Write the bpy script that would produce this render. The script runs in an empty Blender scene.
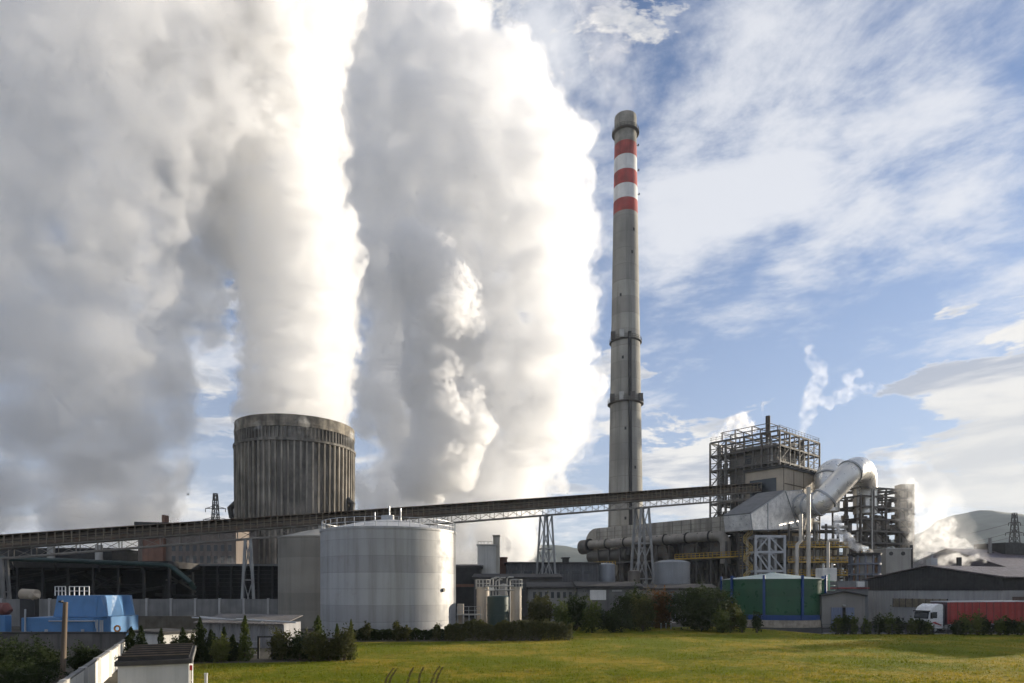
import bpy, bmesh, math, random, time
import numpy as np
from mathutils import Vector, Matrix, noise as mnoise
R = math.radians
random.seed(7); T0 = time.time()
scene = bpy.context.scene
COL = scene.collection

# ------------------------------------------------------------------ camera
F, CX, HZ, EYE = 650.0, 512.0, 590.0, 5.6      # focal length and horizon in pixels of a 1024-wide frame, eye height
cam_d = bpy.data.cameras.new('camera')
cam = bpy.data.objects.new('camera', cam_d)
COL.objects.link(cam)
cam.location = (0, 0, EYE)
cam.rotation_euler = (R(90), 0, 0)
cam_d.sensor_width = 36
cam_d.lens = 36 * F / 1024
cam_d.shift_y = (HZ - 341.5) / 1024
cam_d.clip_start, cam_d.clip_end = 0.5, 20000
scene.camera = cam

def P(x, y, d):                                 # survey: a sight line and a distance give a point of the place
    return Vector(((x - CX) * d / F, d, EYE + (HZ - y) * d / F))
def GX(x, d): return (x - CX) * d / F
def GZ(y, d): return EYE + (HZ - y) * d / F

# ------------------------------------------------------------------ mesh collector
class MB:
    def __init__(s): s.v = []; s.f = []
    def add(s, vs, fs):
        n = len(s.v); s.v += [tuple(v) for v in vs]; s.f += [tuple(i + n for i in f) for f in fs]; return s
    def box(s, x0, x1, y0, y1, z0, z1):
        return s.add([(x0,y0,z0),(x1,y0,z0),(x1,y1,z0),(x0,y1,z0),(x0,y0,z1),(x1,y0,z1),(x1,y1,z1),(x0,y1,z1)],
                     [(3,2,1,0),(4,5,6,7),(0,1,5,4),(1,2,6,5),(2,3,7,6),(3,0,4,7)])
    def bar(s, a, b, w, h=None, up=(0,0,1)):    # rectangular beam from a to b
        a, b = Vector(a), Vector(b); h = h or w
        d = (b - a)
        if d.length < 1e-6: return s
        d.normalize(); u = Vector(up)
        if abs(d.dot(u)) > .98: u = Vector((0,1,0))
        r = d.cross(u).normalized(); u = r.cross(d)
        r = r * w / 2; u = u * h / 2
        return s.add([a-r-u, a+r-u, a+r+u, a-r+u, b-r-u, b+r-u, b+r+u, b-r+u],
                     [(0,1,2,3),(7,6,5,4),(1,0,4,5),(2,1,5,6),(3,2,6,7),(0,3,7,4)])
    def tube(s, pts, r, n=10, cap=True):        # round pipe along points; r a number or a list
        pts = [Vector(p) for p in pts]; m = len(pts)
        rs = r if isinstance(r, (list, tuple)) else [r] * m
        n0 = len(s.v); prev = None
        for i, p in enumerate(pts):
            t = (pts[min(i+1,m-1)] - pts[max(i-1,0)]).normalized()
            if prev is None:
                a = Vector((0,0,1)) if abs(t.z) < .9 else Vector((1,0,0))
                x = t.cross(a).normalized()
            else:
                x = (prev - t * prev.dot(t)).normalized()
            prev = x; y = t.cross(x)
            for k in range(n):
                an = 2*math.pi*k/n
                s.v.append(tuple(p + (x*math.cos(an) + y*math.sin(an)) * rs[i]))
        for i in range(m-1):
            for k in range(n):
                a, b = n0+i*n+k, n0+i*n+(k+1)%n
                s.f.append((a, b, b+n, a+n))
        if cap:
            s.f.append(tuple(n0+k for k in range(n))[::-1]); s.f.append(tuple(n0+(m-1)*n+k for k in range(n)))
        return s
    def lathe(s, prof, n=64, cx=0, cy=0, close_top=False, close_bot=False, a0=0, a1=2*math.pi):   # profile of (r, z)
        n0 = len(s.v); full = abs(a1-a0-2*math.pi) < 1e-6; cols = n if full else n+1
        for r, z in prof:
            for k in range(cols):
                an = a0+(a1-a0)*k/n
                s.v.append((cx+r*math.cos(an), cy+r*math.sin(an), z))
        for i in range(len(prof)-1):
            for k in range(n):
                a = n0+i*cols+k; b = n0+i*cols+(k+1) % cols
                s.f.append((a, b, b+cols, a+cols))
        if close_top: s.f.append(tuple(n0+(len(prof)-1)*cols+k for k in range(cols)))
        if close_bot: s.f.append(tuple(n0+k for k in range(cols))[::-1])
        return s
    def prism(s, outline, y0, y1):              # outline of (x, z), pushed along y
        n = len(outline)
        vs = [(x, y0, z) for x, z in outline] + [(x, y1, z) for x, z in outline]
        fs = [tuple(range(n)), tuple(range(2*n-1, n-1, -1))] + [(i, i+n, (i+1)%n+n, (i+1)%n) for i in range(n)]
        return s.add(vs, [f[::-1] for f in fs])
    def build_each(s, name, mat, parent=None, **k):   # every separate piece becomes a part of its own
        up = list(range(len(s.v)))
        def fd(i):
            while up[i] != i: up[i] = up[up[i]]; i = up[i]
            return i
        for f in s.f:
            for j in f[1:]: up[fd(j)] = fd(f[0])
        parts = {}
        for f in s.f: parts.setdefault(fd(f[0]), []).append(f)
        out = []
        for fs in parts.values():
            ids = sorted({i for f in fs for i in f}); ix = {i: n for n, i in enumerate(ids)}
            q = type(s)(*s.o) if hasattr(s, 'o') else MB()
            q.v = [s.v[i] for i in ids]; q.f = [tuple(ix[i] for i in f) for f in fs]
            out.append(q.build(name, mat, parent, **k))
        return out
    def build(s, name, mat, parent=None, smooth=False, bevel=0.0, local=False):
        me = bpy.data.meshes.new(name)
        me.from_pydata([tuple(v) for v in s.v], [], s.f); me.update()
        o = bpy.data.objects.new(name, me); COL.objects.link(o)
        if mat: me.materials.append(mat)
        bm = bmesh.new(); bm.from_mesh(me); bmesh.ops.recalc_face_normals(bm, faces=bm.faces); bm.to_mesh(me); bm.free()
        if smooth:
            me.polygons.foreach_set('use_smooth', [True]*len(me.polygons))
            try: me.set_sharp_from_angle(angle=R(35))
            except Exception: pass
        if bevel:
            b = o.modifiers.new('bevel', 'BEVEL'); b.width = bevel; b.segments = 2; b.limit_method = 'ANGLE'
        if parent:
            o.parent = parent
            if not local: o.matrix_parent_inverse = (Matrix.Translation(parent.location) @ parent.rotation_euler.to_matrix().to_4x4()).inverted()
        return o

def tag(o, label=None, cat=None, group=None, kind=None):
    if label: o['label'] = label
    if cat: o['category'] = cat
    if group: o['group'] = group
    if kind: o['kind'] = kind
    return o
def thing(name, label, cat, loc=(0,0,0), rz=0.0, group=None):
    o = bpy.data.objects.new(name, None); COL.objects.link(o)
    o.empty_display_size = .5
    o.location = loc; o.rotation_euler = (0, 0, rz)
    return tag(o, label, cat, group)
def dup(root, loc, rz=0.0, label=None, scale=None):
    def cp(o, par):
        c = o.copy(); COL.objects.link(c)
        if par: c.parent = par
        for ch in list(o.children): cp(ch, c)
        return c
    r = cp(root, None); r.location = loc; r.rotation_euler = (0, 0, rz)
    if scale: r.scale = scale
    if label: r['label'] = label
    return r

# ------------------------------------------------------------------ materials
class NT:
    def __init__(s, tree): s.t = tree; s.n = tree.nodes; s.l = tree.links
    def node(s, typ, **kw):
        n = s.n.new(typ)
        for k, v in kw.items(): setattr(n, k, v)
        return n
    def put(s, sock, v):
        if hasattr(v, 'is_output'): s.l.new(v, sock)
        elif v is not None:
            try: sock.default_value = v
            except Exception: sock.default_value = (v[0], v[1], v[2], 1.0)
    def math(s, op, a, b=None, c=None, clamp=False):
        n = s.node('ShaderNodeMath', operation=op); n.use_clamp = clamp
        s.put(n.inputs[0], a)
        if b is not None: s.put(n.inputs[1], b)
        if c is not None: s.put(n.inputs[2], c)
        return n.outputs[0]
    def vmath(s, op, a, b=None):
        n = s.node('ShaderNodeVectorMath', operation=op); s.put(n.inputs[0], a)
        if b is not None: s.put(n.inputs[1], b)
        return n.outputs[1] if op in ('DOT_PRODUCT', 'LENGTH', 'DISTANCE') else n.outputs[0]
    def mix(s, f, a, b, mode='MIX'):
        n = s.node('ShaderNodeMix', data_type='RGBA', blend_type=mode)
        s.put(n.inputs[0], f)
        for k, v in ((6, a), (7, b)):
            if isinstance(v, (tuple, list)): v = (v[0], v[1], v[2], 1.0)
            s.put(n.inputs[k], v)
        return n.outputs[2]
    def ramp(s, v, lo, hi, a=0.0, b=1.0, smooth=True):
        n = s.node('ShaderNodeMapRange', interpolation_type='SMOOTHSTEP' if smooth else 'LINEAR')
        s.put(n.inputs[0], v)
        for i, x in enumerate((lo, hi, a, b)): s.put(n.inputs[i+1], x)
        return n.outputs[0]
    def noise(s, vec, scale, detail=4, rough=.55, lac=2.0, dist=0.0):
        n = s.node('ShaderNodeTexNoise'); s.put(n.inputs['Vector'], vec)
        for k, v in (('Scale', scale), ('Detail', detail), ('Roughness', rough), ('Lacunarity', lac), ('Distortion', dist)): s.put(n.inputs[k], v)
        return n.outputs['Fac']
    def mapping(s, vec, scale=(1,1,1), rot=(0,0,0), loc=(0,0,0)):
        n = s.node('ShaderNodeMapping'); s.put(n.inputs[0], vec)
        n.inputs['Location'].default_value = loc; n.inputs['Rotation'].default_value = rot; n.inputs['Scale'].default_value = scale
        return n.outputs[0]
    def comb(s, x, y, z):
        n = s.node('ShaderNodeCombineXYZ')
        for i, v in enumerate((x, y, z)): s.put(n.inputs[i], v)
        return n.outputs[0]
    def sep(s, v):
        n = s.node('ShaderNodeSeparateXYZ'); s.put(n.inputs[0], v); return n.outputs

MATS = {}
def mat(name, col, rough=.7, metal=0.0, var=.25, vscale=.35, streak=0.0, sscale=1.2, dirt=None, rust=0.0,
        band=0.0, bandper=2.4, seam=0.0, bump=0.0, bscale=6.0, spec=None, corr=None, rust_col=(.16,.07,.03)):
    """Painted metal, concrete, brick: blotches, vertical run-off streaks, horizontal plate bands, seams, rust."""
    if name in MATS: return MATS[name]
    m = bpy.data.materials.new(name); m.use_nodes = True; MATS[name] = m
    t = NT(m.node_tree); b = m.node_tree.nodes['Principled BSDF']
    tc = t.node('ShaderNodeTexCoord').outputs['Object']
    c = (*col, 1.0)
    n1 = t.noise(tc, vscale, 5, .6)
    v = t.ramp(n1, .3, .7, 1-var, 1+var*.6)
    out = t.mix(1.0, c, t.comb(v, v, v), 'MULTIPLY')
    if streak:
        sv = t.mapping(tc, (sscale, sscale, sscale*.04))
        n2 = t.noise(sv, 1.0, 6, .65)
        f = t.math('MULTIPLY', t.ramp(n2, .42, .72), streak)
        d = dirt or tuple(x*.35 for x in col)
        out = t.mix(f, out, d)
    x, y, z = t.sep(tc)
    if band:
        k = t.math('FLOOR', t.math('DIVIDE', z, bandper))
        w = t.node('ShaderNodeTexWhiteNoise', noise_dimensions='1D'); t.put(w.inputs['W'], k)
        g = t.ramp(w.outputs[0], 0, 1, 1-band, 1+band*.5, False)
        out = t.mix(1.0, out, t.comb(g, g, g), 'MULTIPLY')
    if seam:
        fr = t.math('FRACT', t.math('DIVIDE', z, bandper))
        e = t.math('LESS_THAN', fr, .03)
        out = t.mix(t.math('MULTIPLY', e, seam), out, tuple(q*.4 for q in col))
    if rust:
        n3 = t.noise(tc, vscale*3.1, 7, .7)
        out = t.mix(t.math('MULTIPLY', t.ramp(n3, .56-.1*rust, .68), min(1, rust)), out, rust_col)
    t.put(b.inputs['Base Color'], out)
    rn = t.ramp(t.noise(tc, vscale*4, 3), .3, .7, max(.05, rough-.12), min(1, rough+.12))
    t.put(b.inputs['Roughness'], rn); b.inputs['Metallic'].default_value = metal
    if spec is not None: b.inputs['Specular IOR Level'].default_value = spec
    h = None
    if bump: h = t.math('MULTIPLY', t.noise(tc, bscale, 5, .6), bump)
    if corr:                                     # corrugated sheet: (axis index, period, depth)
        ax = (x, y, z)[corr[0]]
        w = t.math('MULTIPLY', t.math('SINE', t.math('MULTIPLY', ax, 2*math.pi/corr[1])), corr[2])
        h = w if h is None else t.math('ADD', h, w)
    if h is not None:
        bn = t.node('ShaderNodeBump'); bn.inputs['Strength'].default_value = 1.0; bn.inputs['Distance'].default_value = 1.0
        t.put(bn.inputs['Height'], h); t.l.new(bn.outputs[0], b.inputs['Normal'])
    return m
def leafmat(name, c1, c2, sc=.8):
    if name in MATS: return MATS[name]
    m = bpy.data.materials.new(name); m.use_nodes = True; MATS[name] = m
    t = NT(m.node_tree); b = m.node_tree.nodes['Principled BSDF']
    g = t.node('ShaderNodeNewGeometry')
    tc = t.node('ShaderNodeTexCoord').outputs['Object']
    f = t.math('ADD', t.math('MULTIPLY', g.outputs['Random Per Island'], .6), t.math('MULTIPLY', t.noise(tc, sc, 3), .4))
    t.put(b.inputs['Base Color'], t.mix(f, c1, c2)); b.inputs['Roughness'].default_value = .75
    b.inputs['Specular IOR Level'].default_value = .2
    tr = t.node('ShaderNodeBsdfTranslucent'); t.put(tr.inputs[0], t.mix(f, tuple(x*1.3 for x in c1), tuple(x*1.4 for x in c2)))
    mx = t.node('ShaderNodeMixShader'); mx.inputs[0].default_value = .3
    t.l.new(b.outputs[0], mx.inputs[1]); t.l.new(tr.outputs[0], mx.inputs[2])
    t.l.new(mx.outputs[0], m.node_tree.nodes['Material Output'].inputs[0])
    return m
def volmat(name, dens, col=(1,1,1), aniso=0.0):
    if name in MATS: return MATS[name]
    m = bpy.data.materials.new(name); m.use_nodes = True; MATS[name] = m
    n = m.node_tree; n.nodes.remove(n.nodes['Principled BSDF'])
    v = n.nodes.new('ShaderNodeVolumePrincipled')
    v.inputs['Color'].default_value = (*col, 1); v.inputs['Density'].default_value = dens; v.inputs['Anisotropy'].default_value = aniso
    n.links.new(v.outputs[0], n.nodes['Material Output'].inputs['Volume'])
    m.cycles.homogeneous_volume = True if hasattr(m.cycles, 'homogeneous_volume') else None
    return m

def steammat(name, dens, col, aniso, sc, lo, hi, step):
    """Steam of uneven thickness: clots and thin places by a noise of the given grain."""
    if name in MATS: return MATS[name]
    m = bpy.data.materials.new(name); m.use_nodes = True; MATS[name] = m
    n = m.node_tree; n.nodes.remove(n.nodes['Principled BSDF']); t = NT(n)
    tc = t.node('ShaderNodeTexCoord').outputs['Object']
    f = t.noise(tc, sc, 3, .62, 2.2)
    v = n.nodes.new('ShaderNodeVolumePrincipled')
    v.inputs['Color'].default_value = (*col, 1); v.inputs['Anisotropy'].default_value = aniso
    t.put(v.inputs['Density'], t.math('MULTIPLY', t.ramp(f, lo, hi), dens))
    n.links.new(v.outputs[0], n.nodes['Material Output'].inputs['Volume'])
    try: m.cycles.volume_step_rate = step
    except Exception as e: print('step', e)
    return m
EXPOSURE = 0.66
STEAM_COL = (.987,.988,.990)
SKY_TINT = (.80, .96, 1.26)
SKY_BLOBS = [(900,220,12,.05),(780,190,12,.055),(690,110,11,.05),(680,240,6,.055),(500,50,10,.05),(800,350,12,-.08),(650,20,7,-.05),(980,40,10,.0)]
LOW_BLOBS = [(975,325,7,.10),(1040,340,9,.11),(930,400,9,.09),(1010,440,11,.11),(885,330,4,.07),(700,445,9,.10),(640,440,7,.07),(930,500,12,.10),(780,480,10,.06),(780,270,18,-.25),(850,150,22,-.35),(1024,180,8,-.2)]
GRASS_GREEN = (.15,.172,.010)
GRASS_STRAW = (.36,.27,.04)
HAZE = .00011
STEP = .6
# ------------------------------------------------------------------ sun, sky, view
SUN_AZ, SUN_EL = 60.0, 9.8                     # clockwise from +Y (the view direction), above the horizon
sd = Vector((math.sin(R(SUN_AZ))*math.cos(R(SUN_EL)), math.cos(R(SUN_AZ))*math.cos(R(SUN_EL)), math.sin(R(SUN_EL))))
sl = bpy.data.lights.new('sun', 'SUN'); sl.energy = 5.0; sl.angle = R(.5); sl.color = (1.0, .885, .715)
so = bpy.data.objects.new('sun', sl); COL.objects.link(so)
so.rotation_euler = sd.to_track_quat('Z', 'Y').to_euler(); so.location = sd * 900

w = bpy.data.worlds.new('World'); scene.world = w; w.use_nodes = True
t = NT(w.node_tree); bg = w.node_tree.nodes['Background']
bg.inputs['Strength'].default_value = .08
sky = t.node('ShaderNodeTexSky', sky_type='NISHITA')
sky.sun_disc = False; sky.sun_elevation = R(SUN_EL); sky.sun_rotation = R(SUN_AZ)
sky.air_density = 1.0; sky.dust_density = .6; sky.ozone_density = 2.0; sky.altitude = 200
dirv = t.node('ShaderNodeTexCoord').outputs['Generated']
dx, dy, dz = t.sep(dirv)
zc = t.math('ADD', t.math('MAXIMUM', dz, 0.0), .09)
pl = t.comb(t.math('DIVIDE', dx, zc), t.math('DIVIDE', dy, zc), 0.0)   # where the line of sight meets a cloud deck
def cone(az, el, width):                         # 1 towards a bearing, falling to 0 'width' degrees off it
    v = (math.sin(R(az))*math.cos(R(el)), math.cos(R(az))*math.cos(R(el)), math.sin(R(el)))
    d = t.vmath('DOT_PRODUCT', dirv, v)
    return t.ramp(d, math.cos(R(width)), 1.0)
def azel(x, y):
    a = math.atan2(x-512, 650); return math.degrees(a), math.degrees(math.atan2(590-y, math.hypot(650, x-512)))
# high streaky cloud
st = t.mapping(t.mapping(pl, rot=(0, 0, R(32))), (.92, 1.15, 1))
n_p = t.noise(t.mapping(pl, loc=(2,7,0)), 4.2, 10, .6, 2.1, .2)
n_s = t.math('ADD', t.math('MULTIPLY', t.noise(st, 2.3, 12, .64, 2.1, .3), .6), t.math('MULTIPLY', n_p, .4))
n_l = t.noise(pl, .55, 3, .5)
cov = t.math('ADD', t.math('MULTIPLY', n_s, .72), t.math('MULTIPLY', n_l, .28))
for (x, y, wd, amt) in SKY_BLOBS:
    az, el = azel(x, y)
    cov = t.math('ADD', cov, t.math('MULTIPLY', cone(az, el, wd), amt))
f_hi = t.ramp(cov, .465, .63)
# low heaped cloud towards the horizon
el_v = t.comb(t.math('MULTIPLY', t.math('ARCTAN2', dx, dy), 1.0), t.math('MULTIPLY', dz, 2.6), 0.0)
n_c = t.noise(t.mapping(el_v,(1,1.3,1)), 5.2, 11, .62, 2.1, .3)
cov2 = t.math('ADD', t.math('MULTIPLY', n_c, 2.5), -.75)
for (x, y, wd, amt) in LOW_BLOBS:
    az, el = azel(x, y)
    cov2 = t.math('ADD', cov2, t.math('MULTIPLY', cone(az, el, wd), amt))
f_lo = t.ramp(cov2, .52, .68)
n_d = t.noise(t.mapping(el_v, (1.2,2.0,1), loc=(3,1,0)), 4.0, 9, .6, 2.1, .4)
thick = t.math('MULTIPLY', t.ramp(n_d, .40, .60), t.ramp(cov2, .55, .66))                   # thick cores are grey underneath, thin edges and tops glow
lowc = t.mix(thick, (7.4, 7.2, 6.9), (3.7, 4.0, 4.7))
az, el = azel(985, 475)
glow = cone(az, el, 8)
lowc = t.mix(t.math('MULTIPLY', glow, .6), lowc, (6.6, 6.4, 6.0))
hic = (6.9, 7.0, 7.3)
blue = t.mix(1.0, sky.outputs[0], SKY_TINT, 'MULTIPLY')
low_haze = t.ramp(dz, .62, .0)
base = t.mix(t.math('MULTIPLY', low_haze, .72), blue, (3.6, 4.1, 5.3))
c1 = t.mix(t.math('ADD', t.math('MULTIPLY', f_hi, .80), t.math('MULTIPLY', n_l, .09)), base, hic)
c2 = t.mix(t.math('MULTIPLY', f_lo, .92), c1, lowc)
t.put(bg.inputs['Color'], c2)
w.cycles.sampling_method = 'MANUAL'; w.cycles.sample_map_resolution = 512

vs = scene.view_settings
vs.view_transform = 'Standard'; vs.look = 'None'; vs.gamma = 1.0; vs.use_curve_mapping = False; vs.exposure = EXPOSURE
scene.display_settings.display_device = 'sRGB'
cy = scene.cycles
cy.max_bounces = 16; cy.diffuse_bounces = 3; cy.glossy_bounces = 2; cy.transmission_bounces = 4; cy.volume_bounces = 14; cy.transparent_max_bounces = 8
cy.use_denoising = True
try: cy.denoiser = 'OPENIMAGEDENOISE'
except Exception: pass
cy.use_adaptive_sampling = True; cy.adaptive_threshold = .05
cy.sample_clamp_indirect = 6.0
# ------------------------------------------------------------------ materials used over and over
M_DKCON = mat('sooty_concrete', (.215,.198,.172), .9, var=.55, vscale=.16, streak=1.0, sscale=.5, dirt=(.03,.026,.022), bump=.12, bscale=1.6)
M_CON   = mat('chimney_concrete', (.36,.345,.305), .88, var=.22, vscale=.10, streak=.65, sscale=.45, band=.18, bandper=5.2, seam=.5)
M_RED   = mat('faded_red_paint', (.40,.065,.055), .75, var=.3, streak=.6, sscale=.6, dirt=(.16,.07,.06))
M_WHT   = mat('chalky_white_paint', (.74,.73,.70), .7, var=.12, streak=.3, sscale=.6)
M_SOOT  = mat('soot_stained_concrete', (.27,.255,.22), .9, var=.3, streak=.6)
M_STEEL = mat('weathered_steel', (.125,.117,.106), .75, 0.0, var=.3, rust=.4, spec=.2)
M_DARK  = mat('dark_steel', (.035,.033,.032), .6, .2, var=.3)
M_GALV  = mat('galvanised_steel', (.42,.43,.44), .45, .4, var=.2)
M_PALE  = mat('pale_grey_steel', (.46,.45,.42), .6, .1, var=.2, streak=.3)
M_YEL   = mat('yellow_rail_paint', (.48,.30,.05), .6, var=.2)
M_WALL  = mat('brown_cladding', (.22,.198,.168), .8, .1, var=.25, streak=.5, corr=(0,.8,.05))
M_TAN   = mat('tan_cladding', (.40,.34,.26), .75, var=.12, streak=.25)
M_CREAM = mat('cream_duct_panel', (.43,.40,.34), .7, .1, var=.2, streak=.7, sscale=.4, seam=.3, bandper=1.45)
M_SILV  = mat('silver_cladding', (.82,.80,.76), .38, .35, var=.25, vscale=.6, bump=.22, bscale=.8, seam=.35, bandper=1.3)
M_DUCT  = mat('silver_duct', (.74,.72,.67), .36, .6, var=.08, vscale=.2, streak=.08)
M_BROWN = mat('brown_conveyor', (.085,.066,.046), .8, var=.3, rust=.5)
M_BRICK = mat('brick_wall', (.20,.105,.07), .9, var=.3, streak=.4)
M_GREY  = mat('grey_cladding', (.18,.18,.178), .8, var=.2, streak=.4)
M_DKCLAD= mat('dark_cladding', (.03,.029,.029), .8, var=.3, streak=.3)
M_GLASS = mat('dark_window', (.03,.035,.04), .15, var=.1)
M_PANEL = mat('concrete_panel', (.21,.205,.195), .9, var=.2, streak=.5, vscale=.5)
M_WHITEWALL = mat('white_render', (.72,.70,.65), .85, var=.1, vscale=.6, streak=.3)
M_TAR   = mat('tarred_roof', (.045,.042,.04), .85, var=.3, vscale=1.2)
M_RUBBER= mat('tyre_rubber', (.02,.02,.02), .8, var=.2)

# ------------------------------------------------------------------ cooling tower
c = Vector((GX(296,190), 190, 0)); TB, TR, TZ = 15.75, 16.15, GZ(414,174)
tw = thing('cooling_tower', 'squat sooty concrete cooling tower with vertical ribs and steam on top', 'cooling tower', c)
zl = GZ(439,174)
MB().lathe([(TB,0),(TR,zl),(TR+.05,TZ-2.6),(TR-1.1,TZ-2.6)], 120, c.x, c.y).build('shell', M_DKCON, tw, smooth=True)
m = MB()
for k in range(64):
    a = 2*math.pi*k/64
    q = [(math.cos(a), math.sin(a), 0)]
    ca, sa = math.cos(a), math.sin(a)
    r0, r1 = TB, TR
    m.bar((c.x+ca*(r0+.1), c.y+sa*(r0+.1), .3), (c.x+ca*(r1+.1), c.y+sa*(r1+.1), zl-.02), .42, 1.15, up=(ca,sa,0))
m.build('rib', mat('rib_concrete',(.35,.315,.26),.9,var=.4,vscale=.2,streak=.85,sscale=.6,dirt=(.05,.043,.035)), tw)
MB().lathe([(TR-.2,zl-.45),(TR+.85,zl-.3),(TR+.9,zl+.35),(TR-.2,zl+.5)], 120, c.x, c.y).build('ring_ledge', M_DKCON, tw)
m = MB()
for k in range(96):
    a = 2*math.pi*(k+.5)/96; ca, sa = math.cos(a), math.sin(a)
    m.bar((c.x+ca*(TR+.2), c.y+sa*(TR+.2), zl+.5), (c.x+ca*(TR+.2), c.y+sa*(TR+.2), TZ-2.7), .34, .5, up=(ca,sa,0))
m.build('corbel', M_DKCON, tw)
MB().lathe([(TR-1.0,TZ-3.2),(TR+.55,TZ-3.15),(TR+.62,TZ-2.2),(TR+.45,TZ-2.1),(TR+.5,TZ),(TR-1.1,TZ+.02),(TR-1.1,TZ-3)], 120, c.x, c.y).build('rim', mat('rim_concrete',(.29,.255,.2),.9,var=.55,vscale=.3,streak=.9,sscale=.6,bump=.2,bscale=1.2,dirt=(.06,.05,.04)), tw, smooth=True)
for s in (-1, 1):
    p = c + Vector((s*(TR+1.0), -4, GZ(510 if s > 0 else 514,190)))
    pm = MB().tube([p+Vector((-s*2.2,2,-2)), p+Vector((0,0,-1)), p+Vector((s*.3,0,1.2)), p+Vector((-s*1,0,2.4)), p+Vector((-s*2.4,2,2.4))], .9, 10)
    pm.build('vent_pipe', M_DARK, tw, smooth=True)

# ------------------------------------------------------------------ chimney
c = Vector((GX(625.5,210), 210, 0))
ch = thing('chimney', 'very tall tapering concrete chimney with red and white bands near its top', 'chimney', c)
def chr_(z):
    z0, r0, z1, r1 = GZ(520,210), 5.55, GZ(122,210), 3.42
    return r0 + (z-z0)*(r1-r0)/(z1-z0)
def shaft(y0, y1, name, m, dr=0.0, n=8):
    za, zb = GZ(y1,205.5), GZ(y0,205.5)
    prof = [(chr_(za+(zb-za)*i/n)+dr, za+(zb-za)*i/n) for i in range(n+1)]
    return MB().lathe(prof, 64, c.x, c.y).build(name, m, ch, smooth=True)
shaft(208, 613, 'shaft', M_CON, 0, 24)
shaft(195, 208, 'red_band', M_RED); shaft(180.5, 195, 'white_band', M_WHT); shaft(166, 180.5, 'red_band', M_RED)
shaft(151, 166, 'white_band', M_WHT); shaft(137, 151, 'red_band', mat('sooty_red_paint',(.36,.07,.06),.75,var=.3,streak=.6)); shaft(124, 137, 'neck', M_SOOT)
zt = GZ(110,206.5); rt = chr_(zt)
MB().lathe([(rt,zt-4.4),(rt+.12,zt-4.2),(rt+.15,zt-.8),(rt+.1,zt),(rt-.7,zt),(rt-.7,zt-4)], 64, c.x, c.y).build('cap', M_SOOT, ch, smooth=True)
def platform(y, w, rail, boxes=0):
    z = GZ(y,205); r = chr_(z)
    p = MB().lathe([(r-.1,z-.35),(r+w,z-.12),(r+w,z+.1),(r-.1,z+.1)], 48, c.x, c.y).build('platform', M_STEEL, ch)
    m = MB(); n = 24
    pts = [(c.x+(r+w-.1)*math.cos(2*math.pi*k/n), c.y+(r+w-.1)*math.sin(2*math.pi*k/n)) for k in range(n+1)]
    for k in range(n):
        m.bar((*pts[k], z), (*pts[k], z+rail), .1)
        for h in (.5, 1.0): m.bar((*pts[k], z+rail*h), (*pts[k+1], z+rail*h), .08)
    m.build('railing', M_STEEL, p)
    for k in range(boxes):
        a = R(-150+k*37)
        q = Vector((c.x+(r+.5)*math.cos(a), c.y+(r+.5)*math.sin(a), z+.15))
        MB().box(q.x-.7,q.x+.7,q.y-.4,q.y+.4,z+.15,z+2.6).build('cabinet', M_PALE if k == 1 else M_STEEL, p)
platform(400, .85, 1.4, 4); platform(337, .6, 1.2, 2); platform(123, .9, 1.1)
m = MB()                                          # lift shaft and cable duct up the near side
for y0, y1 in ((337, 400), (404, 527)):
    za, zb = GZ(y1,210), GZ(y0,210)
    a = R(-84)
    ra, rb = chr_(za), chr_(zb)
    m.bar((c.x+(ra+.15)*math.cos(a), c.y+(ra+.15)*math.sin(a), za), (c.x+(rb+.15)*math.cos(a), c.y+(rb+.15)*math.sin(a), zb), .95, .7, up=(math.cos(a),math.sin(a),0))
m.build('cable_duct', M_DARK, ch)
for y in (147, 172, 196):
    z = GZ(y,210); r = chr_(z)
    MB().bar((c.x+r-.1,c.y-.6,z),(c.x+r+.6,c.y-.6,z),.14).box(c.x+r+.3,c.x+r+.65,c.y-.8,c.y-.4,z+.05,z+.5).build('warning_lamp', M_DARK, ch)
m = MB()
for (y, a) in ((258,-70),(300,-120),(432,-100),(470,-65),(362,-110),(520,-100),(235,-60)):
    z = GZ(y,210); r = chr_(z)
    m.bar((c.x+(r-.1)*math.cos(R(a)), c.y+(r-.1)*math.sin(R(a)), z-.45), (c.x+(r-.1)*math.cos(R(a)), c.y+(r-.1)*math.sin(R(a)), z+.45), .6, .4, up=(math.cos(R(a)),math.sin(R(a)),0))
m.build_each('hatch', M_DARK, ch)

# ------------------------------------------------------------------ conveyor bridge and its trestles
C0, C1 = P(0, 548, 105), P(757, 491.5, 163)       # underside of the gallery
dirc = (C1 - C0).normalized(); C00 = C0 - dirc*45
cv = thing('conveyor_bridge', 'long rusty brown conveyor gallery climbing across the plant to the boiler house', 'conveyor', C00)
side = Vector((dirc.y, -dirc.x, 0)).normalized()  # towards the camera
Lc = (C1-C00).length; W = 1.6
def cp(s, o, h): return C00 + dirc*s + side*o + Vector((0,0,h))
MB().bar(cp(0,0,.05), cp(Lc,0,.05), 2*W, .3).build('deck', M_BROWN, cv)
m = MB(); m.bar(cp(0,0,1.95), cp(Lc,0,1.95), 2*W+.3, .12)
m.bar(cp(0,-W+.1,1.0), cp(Lc,-W+.1,1.0), .08, 1.9)
m.bar(cp(0,W-.5,.35), cp(Lc,W-.5,.35), .06, .6)
m.build('canopy', mat('conveyor_roof',(.17,.135,.10),.8,var=.35,vscale=.2,rust=.7), cv)
m = MB()
for o in (-W, W):
    for h in (.75, 1.15): m.bar(cp(0,o,h), cp(Lc,o,h), .09)
    k = 0.0
    while k < Lc: m.bar(cp(k,o,0), cp(k,o,1.9), .13); k += 1.15
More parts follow.
